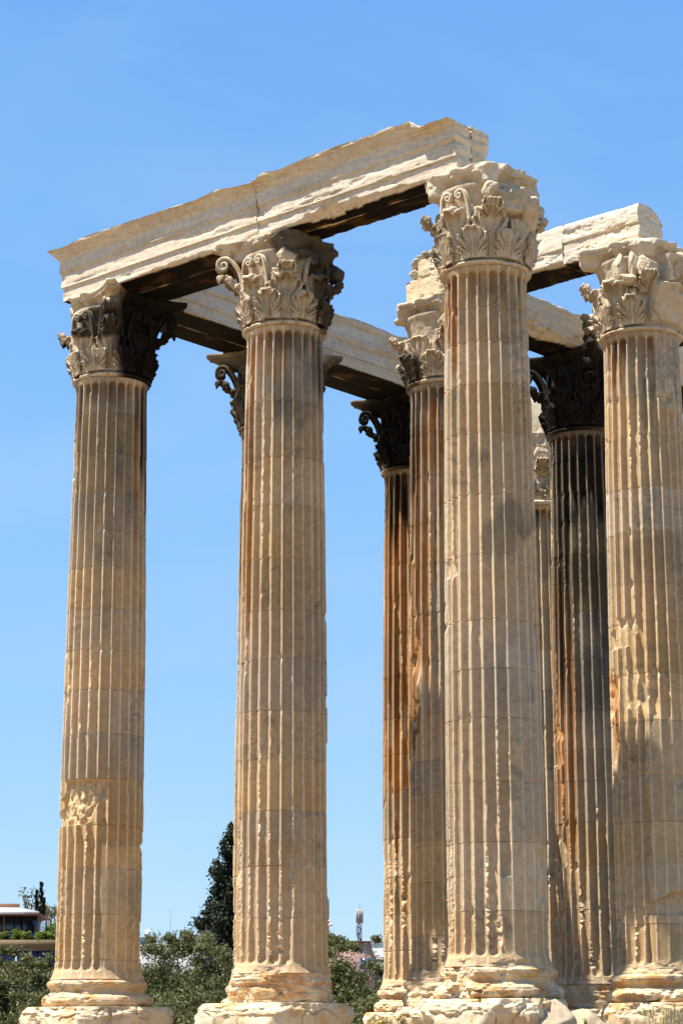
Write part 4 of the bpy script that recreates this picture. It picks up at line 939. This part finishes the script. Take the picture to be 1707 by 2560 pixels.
for lb, px, py, w, Y in (('slim cypress spire, tallest of three beside the pavilion', 101, 2194, .26, 172), ('slim cypress spire, left of the tallest', 90, 2220, .24, 173), ('slim cypress spire, shortest, right of the tallest', 108, 2238, .22, 171)):
    zb = at(px, 2340, Y)[2]
    cypress(lb, (at(px, 2340, Y)[0], Y + CAM[1], GZ), tree_h(py, Y), w * 2.4, int(px * 7), 30000, .10, 0.0, 'cypress spires beside the pavilion')
tree('wispy thin-leaved tree left of the cypress spires', gp(70, 185), tree_h(2248, 185), 1.0, 921, 420, size=.10, group='wispy trees by the spires', kind='wispy_tree', low=.75)
tree('wispy thin-leaved tree just left of the corner column', gp(127, 180), tree_h(2266, 180), .95, 922, 600, size=.10, group='wispy trees by the spires', kind='wispy_tree', low=.7)

# grey block with solar heater and aerials
YM = 150
b2 = empty('apartment_building', (at(420, 2500, YM)[0], YM + CAM[1], GZ), 'grey flat-roofed building mostly hidden behind the olives between the first two columns', 'building')
bpart('wall', PALE, b2, [(300, 690, 2368, 2640)], YM, 10); bpart('parapet', PALE, b2, [(298, 692, 2361.5, 2367.6)], YM - .1, 10.2)
bpart('door', DARK, b2, [(352, 357, 2365.5, 2380)], YM - .2, .06)
def to_root(mb, name, mat, root):
    o = mb.build(name, mat, None); o.data.transform(Matrix.Translation(-Vector(root.location))); o.parent = root; return o
zt = at(0, 2361.5, YM)[2]
hx = empty('solar_heater', (at(366, 2361, YM + 2)[0], YM + 2 + CAM[1], zt), 'white water tank above a slanted solar panel on the grey roof', 'water heater')
t_ = MB(); a_, b_ = at(371, 2343, YM + 2), at(371, 2325, YM + 2)
t_.tube(a_, b_, .21, .21, 20); t_.tube(b_, b_ + [0, 0, .04], .21, .12, 20); to_root(t_, 'tank', STEELW, hx)
t_ = MB(); p0, p1, p2, p3 = at(336, 2361, YM + 1), at(364, 2361, YM + 1), at(379, 2343, YM + 2.2), at(345, 2343, YM + 2.2); slab(t_, [p0, p1, p2, p3], .06); to_root(t_, 'panel', GLASS, hx)
t_ = MB(); t_.tube(p1 + [0.02, 0, 0], p2 + [0.02, 0, 0], .045); t_.tube(p2, at(379, 2361.5, YM + 2.2), .03); t_.tube(p3, at(345, 2361.5, YM + 2.2), .03); to_root(t_, 'frame', STEELW, hx)
def aerial(label, px, ytop, bars, Y=YM + 2, r=.018):
    z0 = at(px, 2361.5, Y)[2]
    root = empty('tv_aerial', (at(px, 2361.5, Y)[0], Y + CAM[1], zt), label, 'aerial', 'aerials on the grey roof')
    mb = MB(); tp = at(px, ytop, Y); mb.tube((tp[0], tp[1], zt), tp, r, r * .7, 5); to_root(mb, 'mast', DARK, root)
    for (xa, ya, xb, yb, ne) in bars:
        mb = MB(); A1, B1 = at(xa, ya, Y), at(xb, yb, Y); mb.tube(A1, B1, r * .7, r * .7, 5)
        for k in range(ne):
            c = A1 + (B1 - A1) * (k + .5) / ne; mb.tube(c + np.array([0, -.22, -.05]), c + np.array([0, .22, .05]), r * .5, r * .5, 4)
        to_root(mb, 'boom', DARK, root)
aerial('tall thin whip aerial, leftmost of the roof aerials', 427, 2272, [], r=.012)
aerial('short thick aerial just beside the tall thin whip', 423, 2337, [(421, 2340, 426, 2339, 3)], r=.03)
aerial('aerial with a cluster of stubby elements in the middle of the grey roof', 462, 2336, [(449, 2340, 463, 2345, 5), (453, 2344, 460, 2338, 2)])
aerial('tall aerial with two horizontal booms left of the cypress', 481, 2326, [(464, 2329, 482, 2330, 6), (473, 2345, 496, 2345, 7)])
aerial('aerial with a long tilted boom beside the big cypress', 493, 2318, [(472, 2321.5, 507, 2315.5, 8)])

# pink building with coping, pale block beside it, radio masts
YP = 140
b3 = empty('apartment_building', (at(880, 2500, YP)[0], YP + CAM[1], GZ), 'pink-walled building with maroon coping seen right of the second column', 'building')
mb = MB(); P_ = [at(700, 2640, YP), at(936, 2640, YP), at(936, 2396, YP), at(926, 2354.5, YP), at(700, 2351.5, YP)]
mb.add([tuple(p) for p in P_] + [(p[0], p[1] + 9, p[2]) for p in P_], [[0, 1, 2, 3, 4], [9, 8, 7, 6, 5]] + [[i, i + 5, (i + 1) % 5 + 5, (i + 1) % 5] for i in range(5)]); to_root(mb, 'wall', PINK, b3)
mb = MB(); slab(mb, [at(698, 2349.8, YP - .15), at(927, 2352.6, YP - .15), at(927, 2352.6, YP - .15) + [0, 9.2, 0], at(698, 2349.8, YP - .15) + [0, 9.2, 0]], .07); to_root(mb, 'coping', MAROON, b3)
bpart('window', BLUEG, b3, [(900, 930, 2396, 2424)], YP - .12, .08)
bpart('balcony_slab', PALE, b3, [(895, 938, 2424.5, 2427)], YP - .9, .85)
b4 = empty('apartment_building', (at(990, 2500, YP + 6)[0], YP + 6 + CAM[1], GZ), 'pale grey block with a slatted roof screen beside the pink building', 'building')
bpart('wall', PALE, b4, [(915, 1080, 2370, 2640)], YP + 6, 9)
bpart('roof_screen', DARK, b4, [(918 + 1.6 * k, 918.9 + 1.6 * k, 2354.5, 2369.5) for k in range(98)], YP + 6.05, .06); bpart('screen_rail', PALE, b4, [(916, 1080, 2353.3, 2354.3), (916, 1080, 2361.5, 2362.3)], YP + 6.15, .06)
bpart('ledge', DARK, b4, [(915, 1080, 2393, 2394.6)], YP + 5.8, .4); bpart('window', BLUEG, b4, [(938, 950, 2399, 2420)], YP + 5.93, .1); bpart('window', BLUEG, b4, [(960, 972, 2399, 2420)], YP + 5.93, .1)
def mast(label, px, ybase, ytop, Y, kind):
    b0 = at(px, ybase, Y); tp = at(px, ytop, Y); root = empty('radio_mast', tuple(b0), label, 'radio mast', 'radio masts on the roofs')
    H = tp[2] - b0[2]; mb = MB()
    fr = .55 if kind == 'panel' else .98
    for dx, dy in ((-.11, -.08), (.11, -.08), (0, .12)): mb.tube(b0 + [dx, dy, 0], b0 + [dx, dy, H * fr], .035, .03, 5)
    n = int(H * fr / .28)
    for k in range(n):
        z0, z1 = H * fr * k / n, H * fr * (k + 1) / n; s_ = 1 if k % 2 else -1
        mb.tube(b0 + [-.11 * s_, -.08, z0], b0 + [.11 * s_, -.08, z1], .018, .018, 4); mb.tube(b0 + [-.11 * s_, -.08, z0], b0 + [0, .12, z1], .018, .018, 4)
    to_root(mb, 'lattice', DARK, root)
    mb = MB(); mb.tube(b0 + [0, 0, H * fr], tp, .03, .008, 5); to_root(mb, 'spike', DARK, root)
    return root, b0, H
root, b0, H = mast('radio mast with tall pale panel antennas in the middle of the right gap', 899, 2354, 2257, YP + 3, 'panel')
for k in range(6):
    a = k * math.pi / 3 + .3; c = b0 + np.array([.20 * math.cos(a), .20 * math.sin(a), H * .66])
    mb = MB(); mb.box(c, (.085, .06, .88), [[math.sin(a), math.cos(a), 0], [-math.cos(a), math.sin(a), 0], [0, 0, 1]]); to_root(mb, 'panel_antenna', PANELM, root)
    mb = MB(); mb.tube(b0 + [0, 0, H * .52], c + [0, 0, -.38], .02); mb.tube(b0 + [0, 0, H * .78], c + [0, 0, .3], .014); to_root(mb, 'bracket', DARK, root)
mb = MB(); q = b0 + [-.2, 0, H * .12]; mb.tube(q, q + [0, 0, .78], .028); mb.tube(q + [0, 0, .2], q + [.2, 0, .2], .015); mb.tube(q + [0, 0, .6], q + [.2, 0, .6], .015); to_root(mb, 'side_bar', DARK, root)
root, b0, H = mast('slender lattice radio mast with small dishes against the second column\'s right side', 817, 2349, 2246, YP + 2, 'lattice')
for (dx, z, r_) in ((.26, .36, .11), (.12, .44, .09), (.12, .34, .1), (-.2, .5, .08)):
    mb = MB(); c = b0 + [dx, -.12, H * z]; mb.tube(c, c + [.02, -.09, 0], r_, r_ * .9, 14); to_root(mb, 'dish', STEELW, root)
    mb = MB(); mb.tube(b0 + [0, 0, H * z], c, .022); to_root(mb, 'bracket', DARK, root)
mb = MB(); 
for z in (.62, .7, .8, .92): mb.tube(b0 + [-.1, 0, H * z], b0 + [.13, 0, H * z], .016)
mb.tube(b0 + [.13, 0, H * .6], b0 + [.13, 0, H * 1.0], .02); to_root(mb, 'dipole_array', DARK, root)

# ------------------------------------------------------------------ yellow wild flowers and dry grass at the plinths
FLOW = plain('yellow_petals', (0.75, 0.55, 0.02), 0.6, 0.1, 8); STEM = plain('green_stems', (0.16, 0.20, 0.05), 0.7, 0.3, 6)
DRYG = plain('dry_straw', (0.45, 0.36, 0.17), 0.8, 0.3, 6)
def flowers(label, px0, px1, ytop, Y, n, seed, mat=None, name='wildflower_clump', cat='wildflowers', head='blossom'):
    rg = random.Random(seed); c = at((px0 + px1) / 2, 2560, Y)
    root = empty(name, (c[0], c[1], PZ), label, cat, 'wild plants at the plinths')
    w = (at(px1, 2560, Y)[0] - at(px0, 2560, Y)[0]) / 2; ht = at(0, ytop, Y)[2] - PZ
    st = MB(); fl = MB()
    for k in range(n):
        x = rg.uniform(-w, w); y = rg.uniform(-.25, .25); z = ht * rg.uniform(.6, 1.0)
        st.tube((x * .7, y * .7, 0), (x, y, z), .006, .004, 4)
        for j in range(3): 
            zz = z * rg.uniform(.4, .95); st.tube((x * .9, y * .9, zz), (x + rg.uniform(-.08, .08), y + rg.uniform(-.08, .08), zz + .06), .008, .003, 4)
        if mat:
            for j in range(rg.randint(2, 4)):
                q_ = np.array([x + rg.uniform(-.05, .05), y + rg.uniform(-.05, .05), z + rg.uniform(-.04, .03)])
                for a in range(5):
                    an = a * 2 * math.pi / 5 + rg.random(); d = np.array([math.cos(an), math.sin(an), .35]) * .030; e_ = np.array([-math.sin(an), math.cos(an), 0]) * .014
                    fl.add([q_, q_ + d * .6 + e_, q_ + d, q_ + d * .6 - e_], [(0, 1, 2, 3)])
    st.build('stems', STEM if mat else DRYG, root)
    if mat: fl.build(head, mat, root)
flowers('yellow wildflowers in front of the slim far column\'s plinth', 922, 1018, 2540, 46.5, 70, 31, FLOW)
flowers('small tuft of yellow wildflowers between the right-hand plinths', 1444, 1466, 2548, 42.2, 14, 32, FLOW)
flowers('dry grass tuft on the top edge of the right-edge plinth', 1600, 1707, 2510, 43.0, 60, 33, None, 'dry_grass_tuft', 'grass tuft')
scene.view_layers[0].update()
